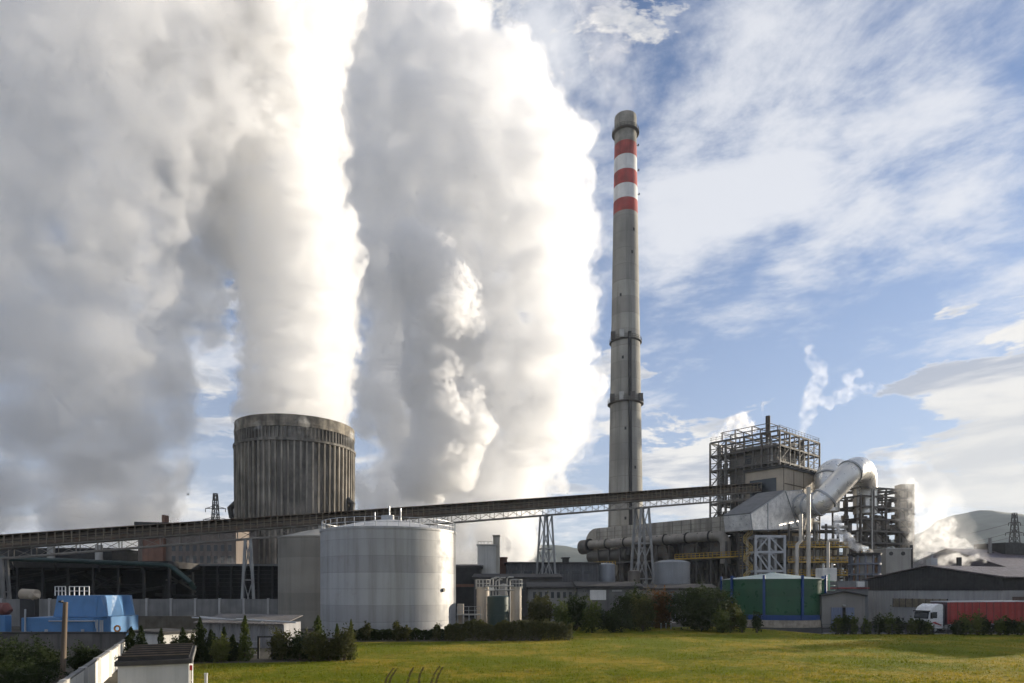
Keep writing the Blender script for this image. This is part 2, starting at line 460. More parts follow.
m.build('posts', mat('conveyor_post',(.22,.18,.125),.75,var=.3,rust=.4), cv).name = 'side_frame'
m = MB(); k = 0.0
while k < Lc: m.bar(cp(k,-W*.6,.75), cp(k,W*.6,.75), .35); k += 1.55
m.bar(cp(0,0,.95), cp(Lc,0,.95), 1.5, .14)
m.build('belt', M_DARK, cv)
m = MB(); st = 3.1; n = int(Lc/st)
for o in (-W*.85, W*.85):
    m.bar(cp(0,o,-1.75), cp(Lc,o,-1.75), .22); m.bar(cp(0,o,-.15), cp(Lc,o,-.15), .25)
    for i in range(n):
        m.bar(cp(i*st,o,-1.75), cp(i*st,o,-.1), .12)
        m.bar(cp(i*st,o,-.1), cp((i+1)*st,o,-1.75), .09) if o > 0 else m.bar(cp(i*st,o,-1.75), cp((i+1)*st,o,-.1), .09)
for i in range(n): m.bar(cp(i*st,-W*.85,-1.75), cp(i*st,W*.85,-1.75), .13)
m.build('truss', mat('truss_steel',(.25,.23,.20),.6,.2,var=.3,rust=.4), cv)
def on_conv(px):                                  # where a bearing meets the bridge
    k = (px-512)/F
    s = (k*C00.y - C00.x)/(dirc.x - k*dirc.y)
    return C00 + dirc*s
def trestle(px, label, spread, wid, base=0.0, m=None, brace=3):
    q = on_conv(px); top = q.z-1.8
    r = thing('conveyor_trestle', label, 'trestle', (q.x, q.y, base), group='trestles under the conveyor bridge')
    mt = m or mat('trestle_steel',(.30,.30,.29),.6,.2,var=.25,rust=.2)
    hd = Vector((dirc.x, dirc.y, 0)).normalized(); fw = side
    b = MB()
    def leg(i, j, f):
        k = 1-(1-f)
        w0, w1 = spread, spread*.38
        return Vector((q.x,q.y,0)) + hd*i*(w0+(w1-w0)*f) + fw*j*(1.6+(1.2-1.6)*f) + Vector((0,0,base+(top-base)*f))
    for i in (-1,1):
        for j in (-1,1):
            MB().bar(leg(i,j,0), leg(i,j,1), wid).build('leg', mt, r)
    for t in range(brace):
        f0, f1 = t/brace, (t+1)/brace
        for j in (-1,1):
            b.bar(leg(-1,j,f0), leg(1,j,f1), wid*.36); b.bar(leg(1,j,f0), leg(-1,j,f1), wid*.36)
            b.bar(leg(-1,j,f1*.999), leg(1,j,f1*.999), wid*.4)
        for i in (-1,1):
            b.bar(leg(i,-1,f1*.999), leg(i,1,f1*.999), wid*.5)
    b.build('brace', mt, r)
trestle(1.5, 'conveyor trestle at the far left beside the dark hall', .9, .4, m=M_PANEL, brace=2)
trestle(248, 'short pale conveyor trestle standing between cooling tower and tan silo', 1.15, .42, brace=2)
trestle(546, 'slender pale A-shaped trestle above the long dark sheds', 2.1, .42)
trestle(642, 'tallest A-shaped trestle standing in front of the chimney base', 2.7, .5)

# ------------------------------------------------------------------ silos
def silo(px, d, rpx, ytop, yapex, name, label, mt, roofmt, rails=True):
    c = Vector((GX(px,d), d, 0)); r = rpx*d/F; z = GZ(ytop,d-r*.55); za = GZ(yapex,d)
    t = thing(name, label, 'silo', c)
    MB().lathe([(r,0),(r,z-.25),(r+.09,z-.24),(r+.09,z),(r,z+.01)], 96, c.x, c.y).build('shell', mt, t, smooth=True)
    MB().lathe([(r+.02,z),(r*.5,z+(za-z)*.62),(.6,za),(.6,za+.5)], 64, c.x, c.y, close_top=True).build('roof', roofmt, t, smooth=True)
    if rails:
        m = MB(); n = 40
        for k in range(n):
            a, b = 2*math.pi*k/n, 2*math.pi*(k+1)/n
            p = Vector((c.x+(r-.15)*math.cos(a), c.y+(r-.15)*math.sin(a), z)); q = Vector((c.x+(r-.15)*math.cos(b), c.y+(r-.15)*math.sin(b), z))
            m.bar(p, p+Vector((0,0,1.1)), .06)
            for h in (.55,1.1): m.bar(p+Vector((0,0,h)), q+Vector((0,0,h)), .05)
        m.build('railing', M_GALV, t)
        m = MB()
        for (x, y, h) in ((0,0,1.7),(1.6,-1,1.3),(-2,.8,1.0)):
            m.tube([(c.x+x,c.y+y,za-.6),(c.x+x,c.y+y,za+h)], .09, 8)
        m.build_each('vent_pipe', M_GALV, t)
        MB().box(c.x-.7,c.x+.7,c.y-1.6,c.y-.6,za-.3,za+.35).build('roof_hatch', M_GALV, t, bevel=.03)
        # ladder up the shaded flank and a shallow manhole
        a = R(-8); m = MB()
        for s in (-.22,.22):
            q = Vector((c.x+(r+.12)*math.cos(a)-s*math.sin(a), c.y+(r+.12)*math.sin(a)+s*math.cos(a), 0))
            m.bar(q+Vector((0,0,.5)), q+Vector((0,0,z+1)), .06)
        for k in range(int(z/.35)):
            zz=.6+k*.35
            m.bar((c.x+(r+.12)*math.cos(a)+.22*math.sin(a), c.y+(r+.12)*math.sin(a)-.22*math.cos(a), zz), (c.x+(r+.12)*math.cos(a)-.22*math.sin(a), c.y+(r+.12)*math.sin(a)+.22*math.cos(a), zz), .04)
        m.build('ladder', M_GALV, t)
        a = R(-30)
        MB().tube([(c.x+(r-.05)*math.cos(a), c.y+(r-.05)*math.sin(a), 5.6),(c.x+(r+.2)*math.cos(a), c.y+(r+.2)*math.sin(a), 5.6)], .22, 14).build('manhole', M_DARK, t)
    return t
silo(389.3, 82, 66.2, 529, 519.5, 'storage_silo', 'large pale grey steel silo with railed low conical roof', 
     mat('silo_paint',(.39,.385,.38),.5,.15,var=.10,vscale=.2,streak=.75,sscale=1.1,dirt=(.25,.24,.22),band=.16,bandper=1.9,seam=.5,rust=.12), mat('silo_roof',(.55,.55,.54),.55,.2,var=.15))
silo(322, 101, 41.5, 537, 529, 'storage_silo', 'dull tan silo half hidden behind the larger pale grey silo',
     mat('tan_silo_paint',(.30,.27,.22),.7,.1,var=.12,streak=.45,sscale=.6,band=.15,bandper=2.6), mat('tan_silo_roof',(.33,.31,.27),.7,var=.15), rails=False)

# ------------------------------------------------------------------ small tank group right of the silo
def tank(px, d, rpx, yt, yb, label, mt, crown=False, dome=.0, name='small_tank'):
    c = Vector((GX(px,d), d, 0)); r = rpx*d/F; z = GZ(yt,d)
    t = thing(name, label, 'tank', c)
    MB().lathe([(r,0),(r,z),(r*.9,z+dome*.6),(.05,z+dome)], 40, c.x, c.y).build('shell', mt, t, smooth=True)
    m = MB()
    for f in (.22,.5,.78): m.lathe([(r+.0,z*f-.06),(r+.06,z*f-.06),(r+.06,z*f+.06),(r,z*f+.06)], 40, c.x, c.y)
    m.build_each('hoop', mt, t)
    if crown:
        m = MB(); n = 12
        for k in range(n):
            p = [Vector((c.x+(r+.12)*math.cos(2*math.pi*(k+i)/n), c.y+(r+.12)*math.sin(2*math.pi*(k+i)/n), z)) for i in (0,1)]
            m.bar(p[0]-Vector((0,0,.3)), p[0]+Vector((0,0,1.0)), .08)
            for h in (0,.5,1.0): m.bar(p[0]+Vector((0,0,h)), p[1]+Vector((0,0,h)), .08)
        m.build('railing', M_PALE, t)
    return t
M_TANTANK = mat('tan_tank_paint',(.54,.47,.38),.6,var=.15,streak=.5,sscale=1.2)
M_GRNTANK = mat('dark_green_tank_paint',(.022,.045,.038),.4,var=.2,streak=.2)
tank(483, 90, 6.3, 587, 0, 'tan tank with railed top left of the dark green tank', M_TANTANK, True)
tank(516, 90, 5.4, 587, 0, 'tan tank with railed top right of the dark green tank', M_TANTANK, True)
tank(498, 84, 10.8, 597, 0, 'dark green upright tank between the two tan tanks', M_GRNTANK, dome=.25)
tank(503.5, 92, 3.8, 585, 0, 'slim grey tank rising behind the dark green tank', mat('grey_tank_paint',(.30,.30,.29),.6,var=.15), dome=.2)
r = thing('tank_walkway', 'steel access walkway with railings left of the tan tanks', 'walkway', (GX(467,86),86,0))
z = GZ(614,86); m = MB().box(GX(457,86),GX(481,86),85.4,86.8,z-.15,z)
m.build('deck', M_PALE, r)
m = MB()
for px in (457.5, 463, 469, 475, 480.5):
    m.bar((GX(px,86),85.5,z-.1),(GX(px,86),85.5,z+1.0),.06)
    m.bar((GX(px,86),86.1,0),(GX(px,86),86.1,z-.15),.14)
for h in (.5,1.0): m.bar((GX(457.5,86),85.5,z+h),(GX(480.5,86),85.5,z+h),.05)
m.build('railing', M_GALV, r)
MB().box(GX(457,86.4),GX(463,86.4),86.9,88.5,0,z+1.3).build('pump_cabinet', M_TANTANK, r)
r = thing('pipe_rack', 'cluster of thin pipes and a pale sign plate above the tanks', 'pipes', (GX(497,88.5),88.5,0))
m = MB(); rnd = random.Random(4)
for px in (490,493,496,499,507,510):
    x = GX(px,88.5); zt = GZ(rnd.uniform(578,586),88.5)
    m.tube([(x,88.5,0),(x,88.5,zt),(x+.3,88.5,zt+.2),(x+.9,88.5,zt+.2)], .09, 8)
for y in (586,590): m.tube([(GX(485,88.2),88.2,GZ(y,88.2)),(GX(514,88.2),88.2,GZ(y,88.2))], .08, 8)
m.build('pipe', M_PALE, r, smooth=True)
MB().box(GX(489,86),GX(494,86),87.3,87.36,GZ(590.5,87),GZ(587.5,87)).build('sign_plate', M_WHITEWALL, r)

# ------------------------------------------------------------------ long sheds behind the bushes
def shed(name, label, x0, x1, d, depth, ytop, wallm, roofm=None, ov=.4, rise=.8, wins=(), cat='shed'):
    X0, X1, z = GX(x0,d), GX(x1,d), GZ(ytop,d)
    t = thing(name, label, cat, ((X0+X1)/2, d, 0))
    MB().box(X0,X1,d,d+depth,0,z-.35).build('wall', wallm, t)
    MB().add([(X0-ov,d-ov,z-.35),(X1+ov,d-ov,z-.35),(X1+ov,d+depth+ov,z-.35),(X0-ov,d+depth+ov,z-.35),(X0-ov,d-ov,z),(X1+ov,d-ov,z),(X1+ov,d+depth/2,z+rise),(X0-ov,d+depth/2,z+rise),(X1+ov,d+depth+ov,z),(X0-ov,d+depth+ov,z)],
             [(0,1,2,3),(0,1,5,4),(4,5,6,7),(7,6,8,9),(3,2,8,9),(1,2,8,6,5),(0,3,9,7,4)]).build('roof', roofm or M_TAR, t)
    for (a, b, ya, yb, mm) in wins:
        f = MB().box(GX(a,d),GX(b,d),d-.05,d+.05,GZ(yb,d),GZ(ya,d)).build('window', mm, t)
    return t
win = lambda xs, ya, yb, w=3: [(x, x+w, ya, yb, M_GLASS) for x in xs]
shed('long_shed', 'long dark shed with a flat roof behind the slender trestle', 506, 599, 143, 30, 562.5, mat('shed_grey',(.10,.10,.104),.8,var=.25,streak=.5,corr=(0,.6,.03)), wins=win(range(512,596,12), 571, 574, 8))
shed('long_shed', 'dark low hall between the pale silo and white tower', 440, 480, 132, 24, 566, M_DKCLAD, wins=[(456,474,584,587,M_BRICK)])
shed('long_shed', 'mid grey shed below the white tower building', 474, 560, 122, 14, 577, mat('shed_mid',(.11,.105,.10),.85,var=.3,streak=.5), wins=win(range(484,552,9), 584, 590, 5))
shed('office_block', 'pale low office block with small windows behind the bushes', 529, 580, 112, 10, 586.5, mat('pale_block',(.24,.235,.22),.85,var=.15,streak=.4), wins=win(range(533,578,6), 592, 598, 3), cat='building')
r = shed('office_block', 'low grey block with a bright white shutter beside the round bushes', 578, 640, 110, 9, 586, mat('grey_block',(.15,.147,.138),.85,var=.2,streak=.4), wins=[(612,622,590,591.5,M_PALE)], cat='building')
MB().box(GX(590,109.9),GX(606,109.9),109.8,110,GZ(600,110),GZ(590,110)).build('shutter', M_WHITEWALL, r)
shed('long_shed', 'low wide shed below the two grey storage vessels', 628, 716, 118, 8, 588, M_GREY, wins=win(range(634,700,10), 594, 597, 6))
r = thing('roof_vent', 'small dark vent box on the long dark shed roof', 'vent', (GX(566,146),146,GZ(562,146)))
MB().box(GX(562.5,146),GX(568.5,146),145,147,GZ(566,146),GZ(558.5,146)).box(GX(561.5,146),GX(569.5,146),144.6,147.4,GZ(558.5,146),GZ(557.5,146)).build('housing', M_DARK, r)
# white tower building with a stair head, and the brick box beside it
r = thing('tower_building', 'square white tower building with a taller pale stack at its corner', 'building', (GX(488,138),138,0))
MB().box(GX(477.5,138),GX(496,138),138,142,0,GZ(545.5,138)).build('wall', mat('white_tower',(.56,.54,.49),.85,var=.12,streak=.35), r)
MB().box(GX(476.5,138),GX(497,138),137.8,142.2,GZ(545.5,138),GZ(544.3,138)).build('parapet', M_PALE, r)
MB().box(GX(476.5,138),GX(497.5,138),137.5,142.3,GZ(574.5,138),GZ(572.8,138)).build('cornice', M_PALE, r)
MB().box(GX(493,138),GX(499.5,138),138.3,141.2,GZ(575,138),GZ(536,138)).box(GX(492.5,138),GX(500,138),138,141.5,GZ(536,138),GZ(534.8,138)).build('stack', mat('pale_stack',(.44,.41,.34),.85,var=.15,streak=.4), r)
m = MB()
for px in (478,481,484,488,492): m.bar((GX(px,138),138.2,GZ(544.3,138)),(GX(px,138),138.2,GZ(541,138)),.07)
m.bar((GX(478,138),138.2,GZ(541.2,138)),(GX(492,138),138.2,GZ(541.2,138)),.06); m.build('railing', M_DARK, r)
r = thing('brick_stack', 'short brown brick flue box next to the white tower', 'stack', (GX(503,146),146,0))
MB().box(GX(499.5,146),GX(507,146),145,148,0,GZ(558.5,146)).box(GX(499,146),GX(507.6,146),144.7,148.3,GZ(558.5,146),GZ(557.3,146)).build('brickwork', mat('dark_brick',(.14,.06,.04),.9,var=.3), r)
# ------------------------------------------------------------------ boiler plant, set out on its own rotated grid
AX, AY, PHI = 70.0, 170.0, R(41)
ux, uy = math.cos(PHI), math.sin(PHI)
def la(px, a):                                    # bearing px meets the grid line a: (b, distance)
    k = (px-CX)/F; d = (a+AX*ux+AY*uy)/(k*ux+uy)
    return -(k*d-AX)*uy+(d-AY)*ux, d
def lb(px, b):
    k = (px-CX)/F; d = (b-AX*uy+AY*ux)/(ux-k*uy)
    return (k*d-AX)*ux+(d-AY)*uy, d
def Lw(a, b, z=0.0): return Vector((AX+a*ux-b*uy, AY+a*uy+b*ux, z))
def plant(name, label, cat, a=0, b=0): return thing(name, label, cat, Lw(a, b), PHI)
class LB(MB):                                     # collector in grid coordinates, built under a rotated root
    def __init__(s, a=0, b=0): super().__init__(); s.o = (a, b)
    def build(s, name, m, parent=None, **k):
        a, b = s.o; s.v = [(x-a, y-b, z) for x, y, z in s.v]
        return super().build(name, m, parent, local=True, **k)
rnd = random.Random(11)

# boiler house: solid casing inside an open steel frame
bh = plant('boiler_house', 'big boiler house wrapped in an open dark steel frame', 'boiler house')
ZT = GZ(430,170)
LB().box(2.2,14,2.2,15.5,0,ZT-2.6).build('casing', M_WALL, bh)
m = LB()
for z in (24, 29.5, 34.5, 39.2, 43.4): m.box(2.0,14.2,2.0,15.7,z-.28,z+.28)
m.build('casing_band', M_STEEL, bh)
m = LB()
for (a0, z0, z1) in ((4,30.5,33),(8,36,38.5),(11,25,28)): m.box(a0,a0+2,2.05,2.25,z0,z1)
for (b0, z0, z1) in ((4,35.2,38.2),(9,40.2,42.6),(11,30.5,33.5)): m.box(2.05,2.25,b0,b0+2.2,z0,z1)
m.build_each('casing_opening', M_GLASS, bh)
LB().box(2.05,2.2,2.3,3.6,38.2,40.0).build('white_cabinet', M_WHT, bh)
ga, gb = (0,5.5,11,16.5,23.5), (0,5,10,15.5,20.5); lev = (8,14,20,25,30,34.8,39.4,43.6,ZT)
m = LB()
for a in ga:
    for b in gb:
        if a in (0,23.5,16.5) or b in (0,20.5): m.box(a-.2,a+.2,b-.2,b+.2,0,ZT)
m.build('column', M_STEEL, bh)
m = LB()
for z in lev:
    for a in ga: m.box(a-.14,a+.14,gb[0]+.2,gb[-1]-.2,z-.26,z+.22)
    for b in gb: m.box(ga[0]+.2,ga[-1]-.2,b-.14,b+.14,z-.25,z+.23)
m.build('beam', M_STEEL, bh)
m = LB()
for i in range(len(lev)-1):
    z0, z1 = lev[i], lev[i+1]
    for j in range(4):
        if rnd.random() < .45:
            m.bar((23.5,gb[j],z0),(23.5,gb[j+1],z1),.18) if rnd.random() < .5 else m.bar((23.5,gb[j+1],z0),(23.5,gb[j],z1),.18)
        if rnd.random() < .4: m.bar((ga[j],0,z0),(ga[j+1],0,z1),.18)
        if rnd.random() < .5: m.bar((ga[j],20.5,z0),(ga[j+1],20.5,z1),.18)
    m.bar((0,15.5,z0),(0,20.5,z1),.18); m.bar((0,20.5,z0),(0,15.5,z1),.18)
    if i % 2: m.bar((16.5,gb[1],z0),(23.5,gb[1],z1),.18)
m.build('brace', M_STEEL, bh)
m = LB()
for z in lev[2:-1]:
    m.box(.3,2.0,.3,20.2,z+.23,z+.30); m.box(2.0,23.2,.3,2.0,z+.23,z+.30)
    if z < 44: m.box(14.3,20,4,14,z+.23,z+.30); m.box(.3,14,15.8,20.2,z+.23,z+.30)
m.build('grating_deck', M_DARK, bh)
m = LB()
for z in lev[2:]:
    for h in (.55,1.1):
        m.bar((-.05,0,z+.23+h),(-.05,20.5,z+.23+h),.07); m.bar((0,-.05,z+.23+h),(23.5,-.05,z+.23+h),.07)
        m.bar((23.55,0,z+.23+h),(23.55,20.5,z+.23+h),.07)
    for q in range(14):
        m.bar((-.05,q*1.55,z+.2),(-.05,q*1.55,z+1.33),.06); m.bar((q*1.75,-.05,z+.2),(q*1.75,-.05,z+1.33),.06)
m.build('railing', M_STEEL, bh)
m = LB()                                          # roof steelwork above the main frame
for a in (.5,5,10):
    for b in (3,8,13,17): m.box(a-.13,a+.13,b-.13,b+.13,ZT,ZT+2.5)
for a in (.5,5,10): m.bar((a,3,ZT+2.5),(a,17,ZT+2.5),.16)
for b in (3,8,13,17): m.bar((.5,b,ZT+2.5),(10,b,ZT+2.5),.14)
for b in (3,8,13): m.bar((.5,b,ZT),(.5,b+4.5,ZT+2.5),.13)
m.build('roof_frame', M_STEEL, bh)
b0, d0 = la(763.5, .6)
LB().tube([(3,b0,ZT-2),(3,b0,GZ(416.5,d0+2))], .62, 16).build('vent_stack', M_BROWN, bh, smooth=True)
m = LB(); 
for q in range(42):                               # pipes, drums and tanks on the open decks
    a = rnd.uniform(14.5,22.5); b = rnd.uniform(1,19); z = rnd.choice(lev[2:-1])+.3
    if rnd.random() < .5: m.tube([(a,b,z),(a,b,z+rnd.uniform(1.5,3.8))], rnd.uniform(.25,.8), 10)
    else:
        l = rnd.uniform(2,6); m.tube([(a,b,z+.9),(min(23,a+l),b,z+.9)], rnd.uniform(.2,.6), 10)
for q in range(26):
    b = rnd.uniform(15.9,20); z = rnd.choice(lev[2:-1])+.3; a = rnd.uniform(.8,12)
    m.tube([(a,b,z),(a,b,z+rnd.uniform(1.5,4))], rnd.uniform(.15,.5), 8)
m.build_each('deck_equipment', M_STEEL, bh, smooth=True)
m = LB()
for q in range(16):
    a = rnd.uniform(.6,1.8); b = rnd.uniform(1,19); 
    m.tube([(a,b,22),(a,b,rnd.uniform(32,ZT))], rnd.uniform(.12,.3), 8)
m.tube([(1.0,18.2,20),(1.0,18.2,ZT-1)], .7, 12)
m.build_each('riser_pipe', M_PALE, bh, smooth=True)
# head house where the conveyor enters
LB().box(-10.8,5.3,-6.4,3.6,20,35.4).build('head_house', M_TAN, bh)
LB().box(-11.2,5.7,-6.8,4.0,35.4,36.1).build('head_house_roof', M_DKCLAD, bh)
m = LB(); m.box(-10.9,-10.78,-4.6,2.4,28.4,33.2); m.build('conveyor_opening', M_GLASS, bh)
m = LB()
for z in (31.6,): m.box(-10.3,5.2,-6.5,-6.38,z-.12,z+.12)
for a in (-10.75,-5.5,-.2,5.2): m.box(a-.09,a+.09,-6.47,-6.38,20,35.4)
m.build('cladding_joint', M_BROWN, bh)

m = LB()                                          # gas ducts and bunkers filling the open bays
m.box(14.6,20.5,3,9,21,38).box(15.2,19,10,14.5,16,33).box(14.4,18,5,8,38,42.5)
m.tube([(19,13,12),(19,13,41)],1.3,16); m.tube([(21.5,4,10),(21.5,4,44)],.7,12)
m.build_each('gas_duct', mat('dull_gas_duct',(.13,.118,.10),.75,.15,var=.3,streak=.5), bh)  # dull brown with darker streaks
m = LB()
for b in (2.5,7.5,12.5,17.8):
    m.box(-.13,.13,b-.1,b+.1,8,ZT)
for a in (2.7,8.2,13.7,20):
    m.box(a-.1,a+.1,-.12,.12,8,ZT)
for i in range(len(lev)-1):
    zm_ = (lev[i]+lev[i+1])/2
    m.box(-.08,.08,0,20.5,zm_-.1,zm_+.1); m.box(14,23.5,-.07,.07,zm_-.1,zm_+.1)
    m.bar((0,2.5 if i%2 else 7.5,lev[i]),(0,7.5 if i%2 else 2.5,lev[i+1]),.13)
    m.bar((8.2,0,lev[i]),(13.7,0,lev[i+1]),.13)
m.build('secondary_frame', M_STEEL, bh)
# lower boiler block between the support frame and the tall house
lw = plant('plant_building', 'grey lower plant building behind the white braced frame', 'building', -6, -8)
LB(-6,-8).box(-11,12,-9,2,0,18.6).build('wall', mat('plant_wall',(.27,.255,.23),.8,.1,var=.25,streak=.6,corr=(0,1.1,.05)), lw)
m = LB(-6,-8)
for q in range(9): m.box(-10+q*2.5,-8.8+q*2.5,-9.08,-8.98,4.5,7.5)
for q in range(6): m.box(-11.08,-10.98,-8+q*1.7,-7+q*1.7,5,8)
m.build_each('window', M_GLASS, lw)
m = LB(-6,-8)
for q in range(11): m.box(-11+q*2.3-.16,-11+q*2.3+.16,-9.5,-9.02,0,18.6)
m.build('pilaster', M_PALE, lw)
m = LB(-6,-8); rnd = random.Random(31)
for q in range(26):
    a = rnd.uniform(-10.5,11.5); z0 = rnd.uniform(0,6); z1 = rnd.uniform(9,18)
    if q % 3: m.tube([(a,-9.9,z0),(a,-9.9,z1)], rnd.uniform(.1,.3), 8)
    else: m.tube([(a,-10.2,z1),(min(a+rnd.uniform(3,9),11.8),-10.2,z1),(min(a+rnd.uniform(3,9),11.8),-10.2,z0)], rnd.uniform(.12,.3), 8)
m.build_each('wall_pipe', mat('wall_pipe_paint',(.36,.33,.28),.55,.2,var=.3,rust=.3), lw, smooth=True)

# sloping silver hopper casing
b1 = -9.5
pts = [(750,514),(784,491),(802,490),(808,503),(803,529),(752,530)]
out = []
for px, py in pts:
    a, d = lb(px, b1); out.append((a, GZ(py, d)))
hp = plant('dust_hopper', 'sloping silver clad hopper casing in front of the boiler house', 'hopper', -6, -9.5)
LB(-6,-9.5).prism(out, b1, b1+6.5).build('casing', M_SILV, hp, bevel=.12)
m = LB(-6,-9.5)
for i in range(len(out)):
    (a0,z0),(a1,z1) = out[i], out[(i+1)%len(out)]
    m.bar((a0,b1-.12,z0),(a1,b1-.12,z1),.22,.16)
(a0,z0),(a1,z1) = out[1], out[4]
m.bar((a0+.5,b1-.1,z0),(a1-3,b1-.1,z1+.5),.2,.14)
amid = (out[0][0]+out[1][0])/2; m.bar((amid,b1-.1,out[5][1]),(amid,b1-.1,(out[0][1]+out[1][1])/2),.2,.14)
m.build('stiffener', M_GALV, hp)
a0 = out[0]; a1 = out[1]
LB(-6,-9.5).bar((a0[0]-.1,b1+3.25,a0[1]+.14),(a1[0],b1+3.25,a1[1]+.14),6.6,.2).build('roof', M_GREY, hp)

# long cream duct and the pipes that run under it
bR, dR = la(752, -15); bL, dL = la(597, -15)
zt, zb = GZ(513.5,dR), GZ(530,dR)
fd = plant('flue_duct', 'long cream box duct running left to the chimney base', 'duct', -15, bR)
LB(-15,bR).box(-15,-9.5,bR,bL,zb,zt).build('casing', M_CREAM, fd)
m = LB(-15,bR)
q = bR
while q < bL: m.box(-15.12,-14.98,q-.09,q+.09,zb,zt); q += 2.9
bb, _ = la(711,-15); m.box(-15.16,-14.98,bb-.3,bb+.3,zb,zt)
for h in (.33,.66): m.box(-15.1,-14.98,bR,bL,zb+(zt-zb)*h-.05,zb+(zt-zb)*h+.05)
m.build('rib', mat('duct_rib',(.25,.23,.20),.7,.2,var=.2), fd)
m = LB(-15,bR)
for k in range(8):
    a_ = math.pi/2*k/7; a_2 = math.pi/2*(k+1)/7
q0 = []
for k in range(13):
    an = math.pi*k/12*.5
    q0.append((bL+4.5*math.sin(an), zt-4.5+4.5*math.cos(an)))
q0 += [(bL+4.5, zb-3), (bL, zb-3)]
vs = [(-15.3,y,z) for y,z in q0]+[(-8.5,y,z) for y,z in q0]; n = len(q0)
m.add(vs, [tuple(range(n)), tuple(range(2*n-1,n-1,-1))]+[(i,(i+1)%n,(i+1)%n+n,i+n) for i in range(n)])
m.build('elbow', M_CREAM, fd)
a5 = -17.8
bS, dS = la(723, a5); bE, dE = la(590, a5)
zc = GZ(535.5, dS)
pp = plant('process_pipe', 'fat grey pipe slung below the cream box duct', 'pipe', a5, bS)
path = [(a5,bE,zc)]+[(a5,bS+1.5,zc)]+[(a5,bS+1.5-2.2*math.sin(t_),zc-2.2+2.2*math.cos(t_)) for t_ in (R(25),R(50),R(75),R(90))]+[(a5,bS-.7,zc-7)]
LB(a5,bS).tube(path, 1.3, 20).build('pipe', mat('grey_pipe',(.30,.275,.24),.55,.3,var=.2,streak=.3), pp, smooth=True)
m = LB(a5,bS)
for q in range(7):
    y = bE+(bS-bE)*q/6.5
    for k in (0,.25): m.tube([(a5,y+k,zc),(a5,y+k-.12,zc)], 1.48, 20)
m.tube([(a5,bE+.6,zc),(a5,bE,zc)],1.9,20)
m.build('flange', M_DARK, pp)
LB(a5,bS).tube([(a5,bE+3.2,zc-.6),(a5,bE+.3,zc-.6)], 2.2, 24).build('end_drum', M_STEEL, pp, smooth=True)
# second, darker duct lower down
zc2 = GZ(556.5, la(600,-17)[1])
dk = plant('process_pipe', 'dark horizontal drum under the fat grey pipe', 'pipe', -17, bE)
LB(-17,bE).tube([(-17,bE+.5,zc2),(-17,bE-14,zc2)], 1.9, 20).tube([(-17,bE-14,zc2),(-17,bE-14,zc2+4)],1.0,14).build('drum', mat('dark_drum',(.10,.095,.085),.6,.3,var=.3), dk, smooth=True)
LB(-17,bE).box(-18,-16,bE-13,bE-11.6,0,zc2-1.5).box(-18,-16,bE-3,bE-1.6,0,zc2-1.5).build('saddle', M_STEEL, dk)

# support frame for ducts, with yellow handrails
sf = plant('support_structure', 'dark steel support frame with yellow handrails under the long ducts', 'frame', -14, bR)
deckz = GZ(556.5, la(735,-19)[1]); m = LB(-14,bR); br = LB(-14,bR)
cols = []
q = la(742,-19)[0]
while q < bE-1: cols.append(q); q += 4.2
for y in cols:
    for a in (-19,-14,-9.6):
        m.box(a-.2,a+.2,y-.2,y+.2,0,zb-.05 if a > -18 else zc-1.6)
    m.box(-19,-9.8,y-.16,y+.16,deckz-.5,deckz-.12); m.box(-18.8,-9.8,y-.15,y+.15,zb-.5,zb-.06)
for i in range(len(cols)-1):
    y0, y1 = cols[i], cols[i+1]
    for a in (-19,-9.6):
        br.bar((a,y0,0),(a,y1,deckz-.5),.2); br.bar((a,y1,0),(a,y0,deckz-.5),.2)
    br.bar((-9.6,y0,deckz),(-9.6,y1,zb-.3),.16) if i % 2 else br.bar((-9.6,y1,deckz),(-9.6,y0,zb-.3),.16)
for a in (-19,-14,-9.6): m.box(a-.15,a+.15,cols[0],cols[-1],deckz-.45,deckz-.1)
m.build('column', M_STEEL, sf); br.build('brace', M_STEEL, sf)
LB(-14,bR).box(-19.6,-9.4,cols[0]-1,cols[4]+2,deckz-.1,deckz).build('deck', M_DARK, sf)
def rail(mb, p, q, h=1.1, n=10, w=.09):
    p, q = Vector(p), Vector(q)
    for f in (.5,1.0): mb.bar(p+Vector((0,0,h*f)), q+Vector((0,0,h*f)), w)
    for k in range(n+1): mb.bar(p+(q-p)*k/n, p+(q-p)*k/n+Vector((0,0,h)), w)
m = LB(-14,bR); rail(m, (-19.6,cols[0]-1,deckz), (-19.6,cols[4]+2,deckz), 1.2, 16, .13)
m.bar((-19.62,cols[0]-1,deckz-.05),(-19.62,cols[4]+2,deckz-.05),.1,.35)
d2 = GZ(565.5, la(612,-19)[1])
rail(m, (-19.6,cols[-2]-3,d2), (-19.6,bE-.5,d2), 1.2, 10, .13); m.bar((-19.62,cols[-2]-3,d2),(-19.62,bE-.5,d2),.1,.4)
m.build('handrail', M_YEL, sf)
m = LB(-14,bR)                                    # clutter of pipework, fans and motors under the deck
for q in range(46):
    y = rnd.uniform(cols[0],bE-2); a = rnd.uniform(-13,-10); z = rnd.uniform(1,deckz+5)
    if rnd.random() < .5: m.tube([(a,y,z),(a,y+rnd.uniform(3,9),z)], rnd.uniform(.15,.6), 8)
    else: m.tube([(a,y,0),(a,y,z+3)], rnd.uniform(.15,.5), 8)
for y in cols[2::2]:
    m.tube([(-16.5,y,deckz+2.4),(-13,y,deckz+2.4)], 1.7, 18)
    m.box(-17.5,-13.5,y-2.6,y-1.2,deckz,deckz+1.8)
m.build('pipework', mat('rusty_pipework',(.15,.135,.115),.7,.2,var=.35,rust=.6), sf, smooth=True)
